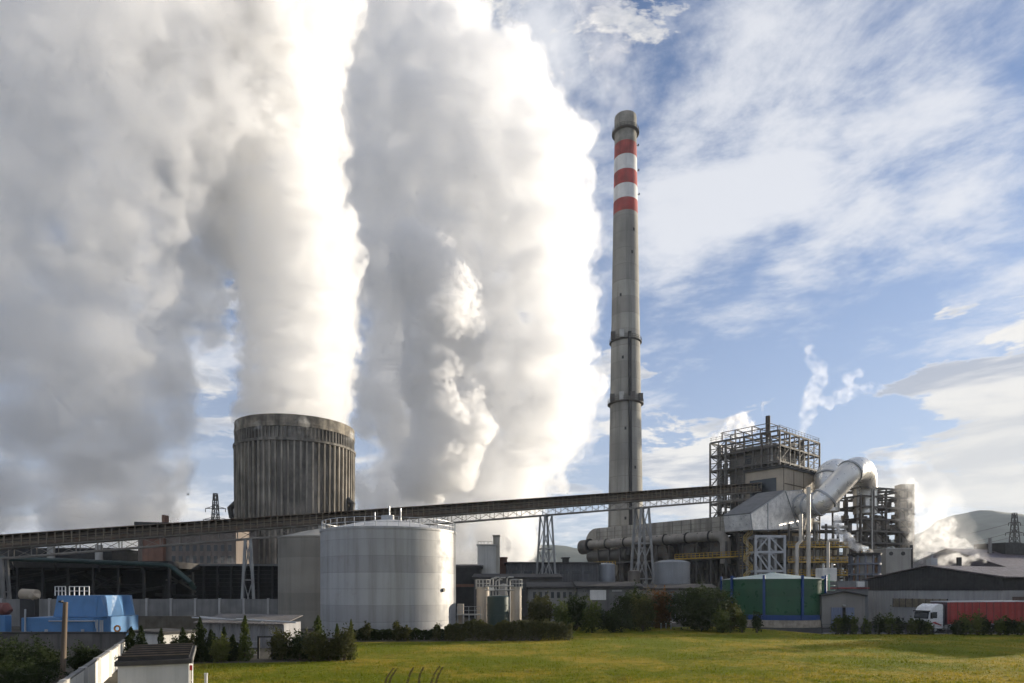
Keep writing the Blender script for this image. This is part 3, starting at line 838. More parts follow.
LB(-14,bR).box(-9.3,-8.9,cols[0],bE-4,0,zb-.6).build('back_wall', mat('dark_back_wall',(.09,.085,.08),.85,var=.3,streak=.5), sf)  # dark grey streaked wall behind the pipework

# white braced tower frame before the hopper
wf = thing('braced_tower', 'pale silver cross-braced steel frame beside the yellow stairs', 'frame', P(771,590,143))
m = MB(); b = MB()
z0, z1 = 0, GZ(535,143)
for px in (755.5,769,784.5):
    for d in (143,148): m.box(GX(px,143)-.24,GX(px,143)+.24,d-.24,d+.24,0,z1)
for z in (z1-.3, GZ(552,143), GZ(571,143)):
    for d in (143,148): m.box(GX(755.5,143),GX(784.5,143),d-.2,d+.2,z-.25,z+.25)
    for px in (755.5,769,784.5): m.box(GX(px,143)-.18,GX(px,143)+.18,143.2,147.8,z-.22,z+.22)
m.build('column', M_GALV, wf)
zz = (GZ(571,143), GZ(552,143), z1-.3); xs = [GX(p_,143) for p_ in (755.5,769,784.5)]
for d in (143,148):
    b.bar((xs[0],d,zz[1]),(xs[1],d,zz[2]),.28); b.bar((xs[2],d,zz[1]),(xs[1],d,zz[2]),.28)
    b.bar((xs[0],d,zz[1]),(xs[1],d,zz[0]),.28); b.bar((xs[2],d,zz[0]),(xs[1],d,zz[1]),.28); b.bar((xs[0],d,0),(xs[1],d,zz[0]),.28)
b.build('brace', M_GALV, wf)

# yellow stair tower
stt = thing('stair_tower', 'zig-zag stair tower with yellow handrails', 'stairs', P(747,590,146))
m = MB(); y_ = MB(); X0, X1 = GX(742.5,146), GX(751.5,146)
zs = [GZ(p_,146) for p_ in (590,580,570.5,561,551.5,542,533)]
for x in (X0-.2,X1+.2):
    for d in (145.4,147.6): m.box(x-.12,x+.12,d-.12,d+.12,0,zs[-1]+1)
for i in range(6):
    a_, b_ = (X0,X1) if i % 2 else (X1,X0)
    for k in range(8): 
        f = (k+.5)/8; x = a_+(b_-a_)*f; z = zs[i]+(zs[i+1]-zs[i])*f
        m.box(x-.16,x+.16,145.5,146.4,z-.04,z+.04)
    for h in (0.0,.6,1.15): y_.bar((a_,145.42,zs[i]+h),(b_,145.42,zs[i+1]+h),.13)
    y_.bar((b_,145.42,zs[i+1]),(b_,145.42,zs[i+1]+1.15),.12)
    m.box(min(b_,b_+.0)-.5,b_+.5,145.5,147.6,zs[i+1]-.08,zs[i+1])
    for h in (.6,1.15): y_.bar((X0-.2,147.6,zs[i+1]+h),(X1+.2,147.6,zs[i+1]+h),.08)
m.build('flight', M_STEEL, stt); y_.build('handrail', mat('bright_yellow_rail',(.58,.40,.12),.6,var=.2), stt)

# grey storage vessels under the ducts
def vessel(px, d, rpx, yt, label, mt, n=3):
    c = Vector((GX(px,d), d, 0)); r = rpx*d/F; z = GZ(yt,d)
    t = thing('storage_vessel', label, 'vessel', c)
    MB().lathe([(r,0),(r,z),(r*.6,z+r*.12),(.05,z+r*.16)], 64, c.x, c.y).build('shell', mt, t, smooth=True)
    m = MB()
    for f in (.2,.45,.7,.98): m.lathe([(r,z*f-.09),(r+.08,z*f-.09),(r+.08,z*f+.09),(r,z*f+.09)], 64, c.x, c.y)
    m.build_each('hoop', mt, t)
M_VES = mat('grey_vessel',(.27,.275,.28),.5,.25,var=.12,streak=.35)
vessel(605.5, 150, 9.6, 564.5, 'smaller bluish grey vessel at the end of the long shed', mat('bluish_vessel',(.33,.35,.38),.5,.2,var=.1,streak=.3))
vessel(672, 138, 17.5, 562.5, 'wide dark grey vessel right of the tallest trestle', M_VES)
vessel(634, 146, 6, 571, 'narrow brownish vessel seen between the trestle legs', mat('brownish_vessel',(.20,.17,.14),.6,.2,var=.2))

# silver ducts
def duct(label, pts, r, d, flanges=(), stripes=None):
    t = thing('silver_duct', label, 'duct', pts[0])
    MB().tube(pts, r, 36).build('duct', M_DUCT, t, smooth=True)
    m = MB()
    for (i, f) in flanges:
        p, q = Vector(pts[i]), Vector(pts[i+1]); u = (q-p).normalized(); c_ = p+(q-p)*f
        m.tube([c_-u*.22, c_+u*.22], r+.28, 36)
    if flanges: m.build('flange', M_GALV, t, smooth=True)
    return t
def spline(pts, n=6):
    pts = [Vector(p) for p in pts]; out = []
    for i in range(len(pts)-1):
        p0, p1, p2, p3 = pts[max(i-1,0)], pts[i], pts[i+1], pts[min(i+2,len(pts)-1)]
        for k in range(n):
            t_ = k/n
            out.append(.5*((2*p1)+(p2-p0)*t_+(2*p0-5*p1+4*p2-p3)*t_*t_+(3*p1-p0-3*p2+p3)*t_**3))
    return out+[pts[-1]]
r_ = 11.7*150/F
pts = spline([P(797,506,157), P(805,506,154.5), P(813,505.5,152), P(820,503,150.5), P(825,498.5,150), P(832,491,149.8), P(840,482.5,149.5), P(847,475,149.5), P(853,470,150.5), P(858,468.5,153), P(862,470,156.5), P(864.5,477,160), P(865,487,162), P(865,500,162.5), P(865,514,162.5)], 5)
duct('huge shiny silver duct bending over like a hook right of the hopper', pts, r_, 150, [(3,.5),(8,.5),(13,.5),(20,.5),(37,.5)])
pts = spline([P(827,512,163), P(827,500,163), P(827,484,163), P(829,474,164.5), P(836,470,168), P(846,474,171)], 5)
duct('shorter silver duct with rounded top behind the hooked duct', pts, 11.5*163/F, 163, [(5,.5),(12,.5)])
# pale vertical pipes in front
for px, y0, yb_, d, rr, lab in ((808.5,487,596,141,.42,'tallest pale vertical pipe left of the hooked silver duct'),(797,514,590,142,.42,'pale vertical pipe with a kink beside the hopper'),(828,540,590,140,.3,'thin pale pipe beside the white box tank')):
    t = thing('vertical_pipe', lab, 'pipe', P(px,590,d))
    x = GX(px,d)
    if px == 797: pth = [(x,d,0),(x,d,GZ(545,d)),(x+.8,d,GZ(541,d)),(x+.8,d,GZ(y0,d))]
    elif px == 828: pth = [(x,d,0),(x,d,GZ(y0+1,d)),(x+.4,d,GZ(y0,d)),(x+2.4,d,GZ(y0,d))]
    else: pth = [(x,d,0),(x,d,GZ(y0,d))]
    MB().tube(pth, rr, 12).build('pipe', mat('pale_pipe',(.55,.50,.42),.5,.2,var=.15), t, smooth=True)

# pipe bridge with yellow walkways right of the braced frame
wk = thing('pipe_bridge', 'multi-level pipe bridge with yellow walkways beside the silver duct', 'pipe bridge', P(818,590,149))
m = MB(); y_ = MB(); g = MB(); rnd = random.Random(5)
for px in (789,801,814,826,838,850):
    for d in (147.5,153): m.box(GX(px,147.5)-.2,GX(px,147.5)+.2,d-.2,d+.2,0,GZ(524,147.5))
for yy in (530,547,562,575):
    z = GZ(yy,147.5)
    for d in (147.5,153): m.box(GX(788,147.5),GX(851,147.5),d-.16,d+.16,z-.3,z)
    g.box(GX(788,147.5),GX(851,147.5),147.3,153.2,z,z+.06)
    if yy != 530:
        rail(y_, (GX(788,147.3),147.3,z), (GX(851,147.3),147.3,z), 1.15, 16, .11); y_.bar((GX(788,147.3),147.25,z),(GX(851,147.3),147.25,z),.08,.3)
m.build('frame', M_STEEL, wk); g.build('deck', M_DARK, wk); y_.build('handrail', M_YEL, wk)
m = MB()
for q in range(40):
    x = GX(rnd.uniform(789,850),150); d = rnd.uniform(148,152.5); z = GZ(rnd.choice((530,547,562,575)),150)
    if rnd.random() < .55: m.tube([(x,d,z-3.4),(x,d,z+rnd.uniform(0,2))], rnd.uniform(.12,.5), 8)
    else: m.tube([(x,d,z+.7),(min(x+rnd.uniform(2,7),GX(851,150)),d,z+.7)], rnd.uniform(.12,.5), 8)
m.build('pipework', mat('pale_pipework',(.40,.37,.31),.55,.3,var=.3,rust=.4), wk, smooth=True)

# steel process frame on the right with decks and drums
pf = thing('process_tower', 'tall open steel process frame right of the hooked silver duct', 'frame', (GX(873,165),165,0), R(20))
c20, s20 = math.cos(R(20)), math.sin(R(20)); o_ = P(873,590,165)
xs = (-8.6,-4.4,-.2,4.2,8.4); ys = (-4,0,4.5); lv = [GZ(v+6,160) for v in (583,572,560,549,537,525,513,501,490.5,482)]
m = MB()
for i, x in enumerate(xs):
    for y in ys: m.box(x-.16,x+.16,y-.16,y+.16,0,lv[-1] if i > 0 else lv[-2])
m.build('column', M_STEEL, pf, local=True)
m = MB(); b = MB(); g = MB(); y2 = MB(); e = MB(); rnd = random.Random(21)
for i, z in enumerate(lv):
    for y in ys: m.box(xs[0],xs[-1],y-.12,y+.12,z-.22,z+.2)
    for x in xs: m.box(x-.12,x+.12,ys[0],ys[-1],z-.21,z+.19)
    if i < 8:
        for j in range(4):
            if rnd.random() < (.95 if i < 5 else .45): g.box(xs[j]+.2,xs[j+1]-.2,ys[0],ys[-1],z+.2,z+.27)
        if i in (1,3): rail(y2, (xs[0],ys[0]-.2,z+.2), (xs[-1],ys[0]-.2,z+.2), 1.1, 12, .11); y2.bar((xs[0],ys[0]-.25,z+.1),(xs[-1],ys[0]-.25,z+.1),.06,.35)
        for j in range(4):
            if rnd.random() < .5: b.bar((xs[j],ys[0],z),(xs[j+1],ys[0],lv[i+1]),.16) if rnd.random() < .5 else b.bar((xs[j+1],ys[0],z),(xs[j],ys[0],lv[i+1]),.16)
            n = 7 if i < 5 else 3
            for q in range(n):
                x = rnd.uniform(xs[j]+.5,xs[j+1]-.5); y = rnd.uniform(-3,3.5); h = rnd.uniform(.8,2.4)
                if rnd.random() < .6: e.tube([(x,y,z+.27),(x,y,z+.27+h)], rnd.uniform(.2,.85), 12)
                else: e.box(x-.7,x+.7,y-.6,y+.6,z+.27,z+.27+h)
e.tube([(2.2,-1,lv[5]+.3),(2.2,-1,lv[5]+.8),(2.2,-1,lv[6]),(2.2,-1,lv[6]+1)],[.6,1.5,1.5,.5],18)
m.build('beam', M_STEEL, pf, local=True); b.build('brace', M_STEEL, pf, local=True); g.build('deck', M_DARK, pf, local=True)
y2.build('handrail', M_YEL, pf, local=True); e.build_each('drum', mat('frame_drum',(.22,.20,.17),.6,.3,var=.3,rust=.4), pf, local=True, smooth=True)
m = MB()
for px, y0, y1, d in ((861,492,560,160),(857.5,480,556,160),(872,485,560,159.5)):
    p = [P(px,y1,d),P(px,y0,d)]
    m.tube([Vector((p[0].x,p[0].y,0)),p[0],p[1]], .22, 8)
pp2 = m.build_each('downpipe', M_PALE, pf, smooth=True)
t = thing('flat_stack', 'flat tan box stack at the right end of the process frame', 'stack', P(907.5,590,166))
MB().box(GX(901.5,166),GX(914.5,166),166,169,0,GZ(484,166)).build('casing', mat('stack_tan',(.30,.265,.21),.8,.1,var=.2,streak=.4), t)
m = MB()
for k in range(8): m.box(GX(901.2,166),GX(914.8,166),165.8,169.2,5+k*3.3,5.35+k*3.3)
m.box(GX(906.5,166),GX(907.7,166),165.85,166,2,GZ(486,166))
m.build('stiffener', M_STEEL, t)
t = thing('pump_house', 'pale plain box building with two round vents before the flat stack', 'building', P(894.5,590,136))
MB().box(GX(886,136),GX(911,136),136,141,0,GZ(549,136)).build('wall', mat('pump_wall',(.36,.34,.30),.85,var=.12,streak=.3), t)
MB().box(GX(885.5,136),GX(911.5,136),135.8,141.2,GZ(549,136),GZ(548,136)).build('parapet', M_PALE, t)
for px in (891,903): MB().tube([(GX(px,136),136.05,GZ(553.5,136)),(GX(px,136),135.9,GZ(553.5,136))],.42,16).build('round_vent', M_DARK, t)
MB().box(GX(911.2,136),GX(913,136),136,136.5,0,GZ(545,136)).build('downpipe', M_DARK, t)
t = thing('platform_tank', 'round steaming tank ringed by steel posts and blue grey walkways', 'tank', P(864.5,590,132))
c = Vector((GX(864.5,132),132,0)); rr = 13.5*132/F
MB().lathe([(rr*.62,0),(rr*.62,GZ(556,132)),(.05,GZ(555.5,132))],32,c.x,c.y).build('shell', M_PALE, t, smooth=True)
zt = GZ(553.5,132)
MB().lathe([(rr*.4,zt-.5),(rr*1.12,zt-.45),(rr*1.15,zt),(rr*.4,zt+.05)],40,c.x,c.y).build('top_ring', M_DARK, t)
m = MB()
for k in range(12):
    a = 2*math.pi*k/12+.1; m.bar((c.x+rr*math.cos(a),c.y+rr*math.sin(a),0),(c.x+rr*math.cos(a),c.y+rr*math.sin(a),zt-.4),.3)
m.build_each('post', mat('bluish_post',(.14,.15,.18),.6,.2,var=.2), t)
for yy in (564.5,575): 
    z = GZ(yy,132); MB().lathe([(rr*.63,z-.1),(rr*1.1,z-.1),(rr*1.1,z+.25),(rr*.63,z+.25)],40,c.x,c.y).build('walkway', mat('bluish_post',(.14,.15,.18)), t)
m = MB()
for k in range(10):
    a = 2*math.pi*k/10; x, y = c.x+rr*.8*math.cos(a), c.y+rr*.8*math.sin(a)
    m.tube([(x,y,0),(x,y,GZ(558+6*(k%3),132))], .16+.12*(k%2), 8)
m.build('pipe', mat('orange_pipe',(.34,.20,.12),.6,var=.3), t, smooth=True)
t = thing('white_box_tank', 'small white box tank standing behind the green tank', 'tank', P(832,590,118))
MB().box(GX(823,118),GX(837,118),118,121,0,GZ(568,118)).build('body', M_WHITEWALL, t, bevel=.08)
m = MB()
for px in (826,831,835): m.tube([(GX(px,118),119,GZ(568,118)),(GX(px,118),119,GZ(562+px%3,118))],.2,8)
m.bar((GX(824,118),117.95,GZ(580,118)),(GX(830,118),117.95,GZ(576,118)),.5,.08)
m.build('pipe_stub', M_PALE, t, smooth=True)
# ------------------------------------------------------------------ right side: green tank, sheds, warehouses, truck
d = 104; c = Vector((GX(773,d), d, 0)); r = 7.75
t = thing('green_tank', 'wide dark green round tank with blue posts and pale conical roof', 'tank', c)
zt, z1, z2 = GZ(580.5,d), GZ(613.5,d), GZ(618,d)
M_GRN = mat('tank_green',(.012,.085,.035),.38,var=.15,vscale=.3,streak=.2,band=.12,bandper=1.15)
M_BLUE = mat('tank_blue',(.012,.055,.2),.5,var=.15,streak=.2)
MB().lathe([(r,z2),(r,zt),(r+.1,zt+.01),(r+.1,zt+.14),(r-.1,zt+.15)],96,c.x,c.y).build('shell', M_GRN, t, smooth=True)
MB().lathe([(r+.2,zt+.15),(.4,GZ(573,d)),(.4,GZ(572,d))],48,c.x,c.y,close_top=True).build('roof', mat('tank_roof',(.42,.50,.47),.5,.1,var=.1,streak=.2), t)
MB().lathe([(r+.05,z2-.02),(r+.12,z2),(r+.12,z1),(r+.02,z1+.02)],96,c.x,c.y).build('blue_skirt', M_BLUE, t, smooth=True)
MB().lathe([(r+.3,0),(r+.3,z2-.05),(r-.2,z2-.04)],96,c.x,c.y).build('plinth', mat('plinth_stone',(.42,.36,.28),.9,var=.3,vscale=1.5,streak=.4), t, smooth=True)
m = MB()
for k in range(9):
    a = R(-121)+2*math.pi*k/9; x, y = c.x+(r+.13)*math.cos(a), c.y+(r+.13)*math.sin(a)
    m.bar((x,y,z2),(x,y,zt+.7),.32,.3,up=(math.cos(a),math.sin(a),0))
m.build_each('blue_post', M_BLUE, t)
m = MB(); a0 = R(-14)
for s in (-.3,.3):
    x, y = c.x+(r+.5)*math.cos(a0)-s*math.sin(a0), c.y+(r+.5)*math.sin(a0)+s*math.cos(a0)
    m.bar((x,y,.6),(x,y,zt+1),.09)
for k in range(9):
    z = 1.2+k*.72; m.lathe([(.55,z),(.6,z),(.6,z+.1),(.55,z+.1)],14,c.x+(r+.75)*math.cos(a0),c.y+(r+.75)*math.sin(a0))
m.build('ladder', mat('ladder_green',(.35,.50,.38),.5,var=.1), t)

d = 97
t = thing('service_shed', 'small grey gabled shed with a blue double door', 'shed', (GX(843,d),d,0))
ol = [(GX(822,d),0),(GX(865,d),0),(GX(865,d),GZ(595.5,d)),(GX(843,d),GZ(591.5,d)),(GX(822,d),GZ(595.5,d))]
MB().prism(ol, d, d+9).build('wall', mat('service_wall',(.25,.235,.21),.85,var=.12,streak=.35), t)
m = MB()
for (xa, ya, xb, yb) in ((821,595.6,843,591.2),(843,591.2,866,595.6)):
    m.bar((GX(xa,d),d+4.2,GZ(ya,d)),(GX(xb,d),d+4.2,GZ(yb,d)),9.4,.16,up=(0,0,1))
m.build('roof', M_TAR, t)
M_BDOOR = mat('blue_grey_door',(.16,.19,.27),.6,var=.15,corr=(0,.35,.02))
MB().box(GX(831,d),GX(842,d),d-.12,d-.03,.02,GZ(607.5,d)).build('door', M_BDOOR, t)
MB().box(GX(845.5,d),GX(854,d),d-.12,d-.03,.02,GZ(607.5,d)).build('door', M_BDOOR, t)
MB().box(GX(842,d),GX(845.5,d),d-.05,d-.02,.02,GZ(607.5,d)).build('door_gap', mat('black_gap',(.006,.006,.006),.9), t)
MB().box(GX(842,d),GX(844.5,d),d-.35,d-.03,GZ(606,d),GZ(604.6,d)).build('wall_lamp', M_PALE, t)
t = thing('red_roof_shed', 'low grey outbuilding with red roof edge and a white box behind', 'shed', (GX(852,110),110,0))
MB().box(GX(838,110),GX(868,110),110,114,0,GZ(581,110)).build('wall', M_GREY, t)
MB().box(GX(837.5,110),GX(868.5,110),109.7,114.3,GZ(588.5,110),GZ(587.6,110)).build('roof_edge', M_RED, t)
MB().box(GX(858,109.4),GX(865,109.4),109.5,110,GZ(587,110),GZ(581.5,110)).build('white_box', M_WHITEWALL, t)

def warehouse(name, label, rc, ang, L, W, ze, za, wallm, gablem, roofm, zs, extras=True):
    """rc: right front corner; the gable end runs away to the upper left, the long side to the right."""
    t = thing(name, label, 'warehouse', (rc[0],rc[1],0), R(ang))   # local x along the ridge, local y along the gable end
    MB().box(0,L,0,W,0,zs).build('wall', wallm, t, local=True)
    ol = [(0,zs+.01),(W,zs+.01),(W,ze),(W/2,za),(0,ze)]
    vs = [(-.12,y,z) for y,z in ol]+[(L,y,z) for y,z in ol]; n = 5
    MB().add(vs,[(0,1,2,3,4),(9,8,7,6,5)]+[(i,i+n,(i+1)%n+n,(i+1)%n) for i in range(n)]).build('gable', gablem, t, local=True)
    m = MB()
    sl = math.hypot(W/2+.6, (za-ze)*(1+1.2/W))
    k = (za-ze)/(W/2)
    for y0, y1 in ((-.5,W/2),(W/2,W+.5)):
        za0 = za-abs(y0-W/2)*k+.14; za1 = za-abs(y1-W/2)*k+.14
        m.add([(-.5,y0,za0),(L+.5,y0,za0),(L+.5,y1,za1),(-.5,y1,za1),(-.5,y0,za0+.16),(L+.5,y0,za0+.16),(L+.5,y1,za1+.16),(-.5,y1,za1+.16)],
              [(3,2,1,0),(4,5,6,7),(0,1,5,4),(1,2,6,5),(2,3,7,6),(3,0,4,7)])
    m.build('roof', roofm, t, local=True)
    return t
kf = 1.12
rc = (64.2*kf, 85*kf); ze, za = GZ(578,85*kf), GZ(567,94.2*kf)
M_WH = mat('warehouse_wall',(.37,.365,.355),.8,.05,var=.08,streak=.25,corr=(1,.5,.03))
M_ROOFW = mat('warehouse_roof',(.13,.105,.105),.55,.15,var=.12,streak=.3,corr=(0,.55,.04))
wh = warehouse('warehouse', 'warehouse with black gable over pale wall behind the red truck', rc, 23, 46, 20*kf, ze, za, M_WH,
               mat('black_cladding',(.022,.021,.022),.75,var=.2,corr=(1,.5,.02)), M_ROOFW, GZ(590.5,90*kf))
W_ = 20*kf
m = MB().box(-.16,-.02,8.0,17.2,2.75,4.15); 
m.build('window_strip', mat('dim_glazing',(.20,.165,.115),.35,var=.25,vscale=1.5), wh, local=True)
m = MB()
for k in range(9): m.box(-.2,-.02,8.0+k*1.15-.04,8.0+k*1.15+.04,2.7,4.2)
m.build('window_frame', M_DARK, wh, local=True)
MB().box(2.2,8.5,-.14,-.02,0,4.6).build('roller_door', mat('brown_shutter',(.16,.11,.09),.7,var=.1,corr=(2,.25,.03)), wh, local=True)
def on_roof(name, label, px, d, w, h, hb, mt, stem=True):
    z = za+.2; x = GX(px,d); t = thing(name, label, 'roof vent', (x,d,z))
    m = MB()
    if stem: m.tube([(x,d,z-1.5),(x,d,z+h)], .09, 8).bar((x-.7,d,z+h),(x+.7,d,z+h),.07)
    m.box(x-w,x+w,d-w,d+w,z-1.2,z+hb)
    m.build('housing', mt, t)
on_roof('ridge_vent', 'small grey box vent with a mast on the warehouse ridge', 932, 107, .55, 2.2, 1.3, M_GALV)
on_roof('ridge_vent', 'short dark pipe vent on the warehouse roof ridge', 959, 112, .28, .9, 1.7, M_DARK, False)
wb = warehouse('warehouse', 'purple roofed warehouse with dark ridge vent behind the black gabled one', (GX(1010,136),136), 23, 60, 26, GZ(569,136), GZ(549,146), M_GREY, mat('purple_gable',(.075,.06,.075),.8,var=.15), mat('purple_roof',(.10,.078,.092),.6,.1,var=.12,streak=.3), 6.0)
zz = GZ(549,146)
MB().box(15,59,9.5,16.5,zz-.8,zz+1.8).build('ridge_vent', M_DKCLAD, wb, local=True)

# articulated lorry
tx, ty = GX(917.5,84)+1.5, 84.0; ta = math.atan2(.24,.97)
tk = thing('truck', 'white-cabbed articulated truck with a long red curtain trailer', 'truck', (tx,ty,0), ta)
def lx(name, m, mt, par=tk, **k): return m.build(name, mt, par, local=True, **k)
# local x: 0 at the nose, increasing backwards; y: 0 near side, 2.5 far side
M_CAB = mat('cab_white',(.70,.70,.70),.3,var=.06,vscale=.8)
cab = [(0.05,.55),(2.25,.55),(2.25,3.72),(1.5,3.82),(.75,3.45),(.22,2.75),(.02,1.75)]
cabo = lx('cab', MB().prism(cab, 0, 2.5), M_CAB, bevel=.09)
lx('windscreen', MB().add([(.005,.15,1.85),(.19,.15,2.72),(.19,2.35,2.72),(.005,2.35,1.85),(-.03,.15,1.86),(.15,.15,2.74),(.15,2.35,2.74),(-.03,2.35,1.86)],[(0,1,2,3),(7,6,5,4),(0,4,5,1),(1,5,6,2),(2,6,7,3),(3,7,4,0)]), M_GLASS, cabo)
lx('side_window', MB().prism([(.42,1.95),(1.25,1.95),(1.25,2.75),(.52,2.75)], -.03, .02), M_GLASS, cabo)
lx('sun_visor', MB().box(-.12,.35,.1,2.4,2.78,2.92), M_DARK, cabo)
lx('mirror', MB().box(.1,.25,-.32,-.1,1.9,2.7).bar((.2,-.1,2.3),(.3,.05,2.3),.05), M_DARK, cabo)
lx('bumper', MB().box(-.12,.5,.02,2.48,.35,.95), mat('bumper_grey',(.3,.3,.3),.5), cabo, bevel=.05)
for y in (.12,2.08): lx('headlight', MB().box(-.16,-.1,y,y+.3,.62,.85), mat('lamp_glass',(.6,.6,.6),.15), cabo)
lx('grille', MB().box(-.05,.1,.4,2.1,1.0,1.6), M_DARK, cabo)
lx('door_stripe', MB().prism([(.35,1.35),(1.9,.95),(2.0,1.05),(.9,1.5)], -.02, .015), M_RED, cabo)
lx('deflector', MB().box(2.26,2.55,.08,2.42,.9,3.6), mat('deflector_dark',(.06,.06,.07),.6), cabo)
lx('chassis', MB().box(.6,17.5,.75,1.75,.62,1.02), M_DARK)
lx('fuel_tank', MB().box(2.7,4.0,.15,.7,.45,1.0), M_GALV, bevel=.1)
lx('storage_locker', MB().box(6.6,9.4,.1,.6,.5,1.02), M_DARK)
trl = lx('trailer', MB().box(2.95,17.6,0,2.5,1.08,4.0), mat('curtain_red',(.32,.03,.026),.55,var=.12,vscale=.8,streak=.15,corr=(0,1.1,.03)), bevel=.03)
sm_ = MB()
for k in range(12): sm_.box(3.3+k*1.2,3.36+k*1.2,-.03,-.004,1.0,3.95)
lx('curtain_strap', sm_, mat('strap_grey',(.06,.03,.03),.6), trl)
lx('roof_rail', MB().box(2.9,17.65,-.04,2.54,3.99,4.14), mat('trailer_rail',(.55,.55,.57),.5,.3), trl)
lx('side_rail', MB().box(2.93,17.62,-.05,-.005,1.0,1.16), M_GALV, trl)
lx('headboard', MB().box(2.88,2.95,.02,2.48,1.1,4.0), mat('headboard_dark',(.09,.05,.06),.6), trl)
for x in (.95, 4.6, 12.6, 13.9, 15.2):
    for y in (.02, 2.18):
        wl = lx('wheel', MB().tube([(x,y,.5),(x,y+.3,.5)], .5, 24), M_RUBBER, smooth=True)
        lx('rim', MB().tube([(x,y-.02,.5),(x,y+.08,.5)], .28, 16), M_GALV, wl, smooth=True)

# ------------------------------------------------------------------ left side
# dark hall with the green pipe along its eaves
d = 116
t = thing('open_hall', 'long open dark hall behind the concrete boundary wall', 'hall', (GX(80,d),d,0))
z = GZ(561,d); X0, X1 = GX(-60,d), GX(168,d)
MB().box(X0,X1,d,d+26,z-1.2,z).build('roof', M_TAR, t)
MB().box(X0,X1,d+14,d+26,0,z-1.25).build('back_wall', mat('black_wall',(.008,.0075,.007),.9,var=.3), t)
m = MB()
for k in range(10): m.box(X0+k*(X1-X0)/9-.18,X0+k*(X1-X0)/9+.18,d+.2,d+.6,0,z-1.2)
m.build('column', M_DARK, t)
m = MB(); rnd = random.Random(8)
for k in range(26):
    x = rnd.uniform(X0,X1-3); y = d+rnd.uniform(3,12)
    m.box(x,x+rnd.uniform(1,4),y,y+2,0,rnd.uniform(2,7)) if k % 2 else m.tube([(x,y,rnd.uniform(4,9)),(x+8,y,rnd.uniform(4,9))],.3,8)
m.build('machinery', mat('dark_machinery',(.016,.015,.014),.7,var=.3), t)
t = thing('green_pipe', 'dark green pipe running along the eaves of the dark hall', 'pipe', P(80,562,114.5))
MB().tube([P(-40,557.5,114.5),P(60,560.5,114.5),P(166,565,114.5),P(172,567,114.5),P(190,582,114.5),P(194,588,116)], .42, 14).build('pipe', mat('pipe_green',(.02,.05,.045),.5,var=.2), t, smooth=True)
m = MB()
for px in (12,55,98,140): m.bar(P(px,560.5+px*.035,114.5)-Vector((0,0,.2)),Vector((GX(px,114.5),114.9,8.8)),.2)
m.build('bracket', M_DARK, t)
# louvred basin hall under the cooling tower
d = 128
t = thing('louvre_hall', 'low black louvred hall at the foot of the cooling tower', 'hall', (GX(235,d),d,0))
z = GZ(566,d); X0, X1 = GX(190,d), GX(300,d)
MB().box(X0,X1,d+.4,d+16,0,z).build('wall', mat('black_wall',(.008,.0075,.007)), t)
m = MB()
for k in range(12): m.bar((X0,d+.1,.8+k*.78),(X1,d+.1,.95+k*.78),.5,.06)
m.build('louvre', M_DARK, t)
m = MB()
for k in range(9): m.box(X0+k*(X1-X0)/8-.15,X0+k*(X1-X0)/8+.15,d-.25,d+.3,0,z)
m.build_each('post', M_DARK, t)
MB().box(X0-.4,X1+.4,d-.5,d+16,z,z+.4).build('roof_edge', M_GREY, t)
m = MB()
for (a, ya, b, yb) in ((168,575,196,592),(172,585,192,575),(166,580,195,584)): m.bar(P(a,ya,126),P(b,yb,126),.3)
m.bar(P(170,570,126),Vector((GX(170,126),126,0)),.35); m.bar(P(193,572,126),Vector((GX(193,126),126,0)),.35)
m.build('stair_frame', M_STEEL, t)
# brick factory behind
d = 160
t = thing('brick_factory', 'brown brick factory block below the conveyor left of the cooling tower', 'factory', (GX(190,d),d,0))
MB().box(GX(138,d),GX(236,d),d,d+30,0,GZ(526,d)).build('wall', mat('factory_wall',(.20,.165,.14),.9,var=.25,vscale=.1,streak=.6,sscale=.4,corr=(0,1.4,.03)), t)
MB().add([(GX(136,d),d-.8,GZ(526,d)),(GX(238,d),d-.8,GZ(526,d)),(GX(238,d),d+31,GZ(526,d)),(GX(136,d),d+31,GZ(526,d)),(GX(136,d),d-.8,GZ(522,d)),(GX(238,d),d-.8,GZ(524.6,d)),(GX(238,d),d+31,GZ(524.6,d)),(GX(136,d),d+31,GZ(522,d))],[(3,2,1,0),(4,5,6,7),(0,1,5,4),(1,2,6,5),(2,3,7,6),(3,0,4,7)]).build('roof', M_TAR, t)
MB().box(GX(145,d),GX(166,d),d-1.2,d-.02,0,GZ(533,d)).build('brick_annex', M_BRICK, t)
m = MB()
for px in range(172,232,7):
    for ya, yb in ((545,551),(556,563)): m.box(GX(px,d),GX(px+3.5,d),d-.06,d+.02,GZ(yb,d),GZ(ya,d))
m.build_each('window', M_GLASS, t)
MB().box(GX(153,d),GX(156,d),d+4,d+6,GZ(523,d),GZ(513,d)).build('roof_stack', M_BRICK, t)
d = 172
t = thing('back_shed', 'dark shed with two pale stub vents behind the dark hall', 'shed', (GX(60,d),d,0))
MB().box(GX(-90,d),GX(112,d),d,d+14,0,GZ(549,d)).build('wall', M_DKCLAD, t)
MB().box(GX(-92,d),GX(113,d),d-.4,d+14.4,GZ(549,d),GZ(548,d)).build('roof', M_TAR, t)
for px in (51,99): MB().tube([(GX(px,d-2),d-2,GZ(562,d)),(GX(px,d-2),d-2,GZ(545.5,d))],.9,12).build('stub_vent', M_PALE, t, smooth=True)
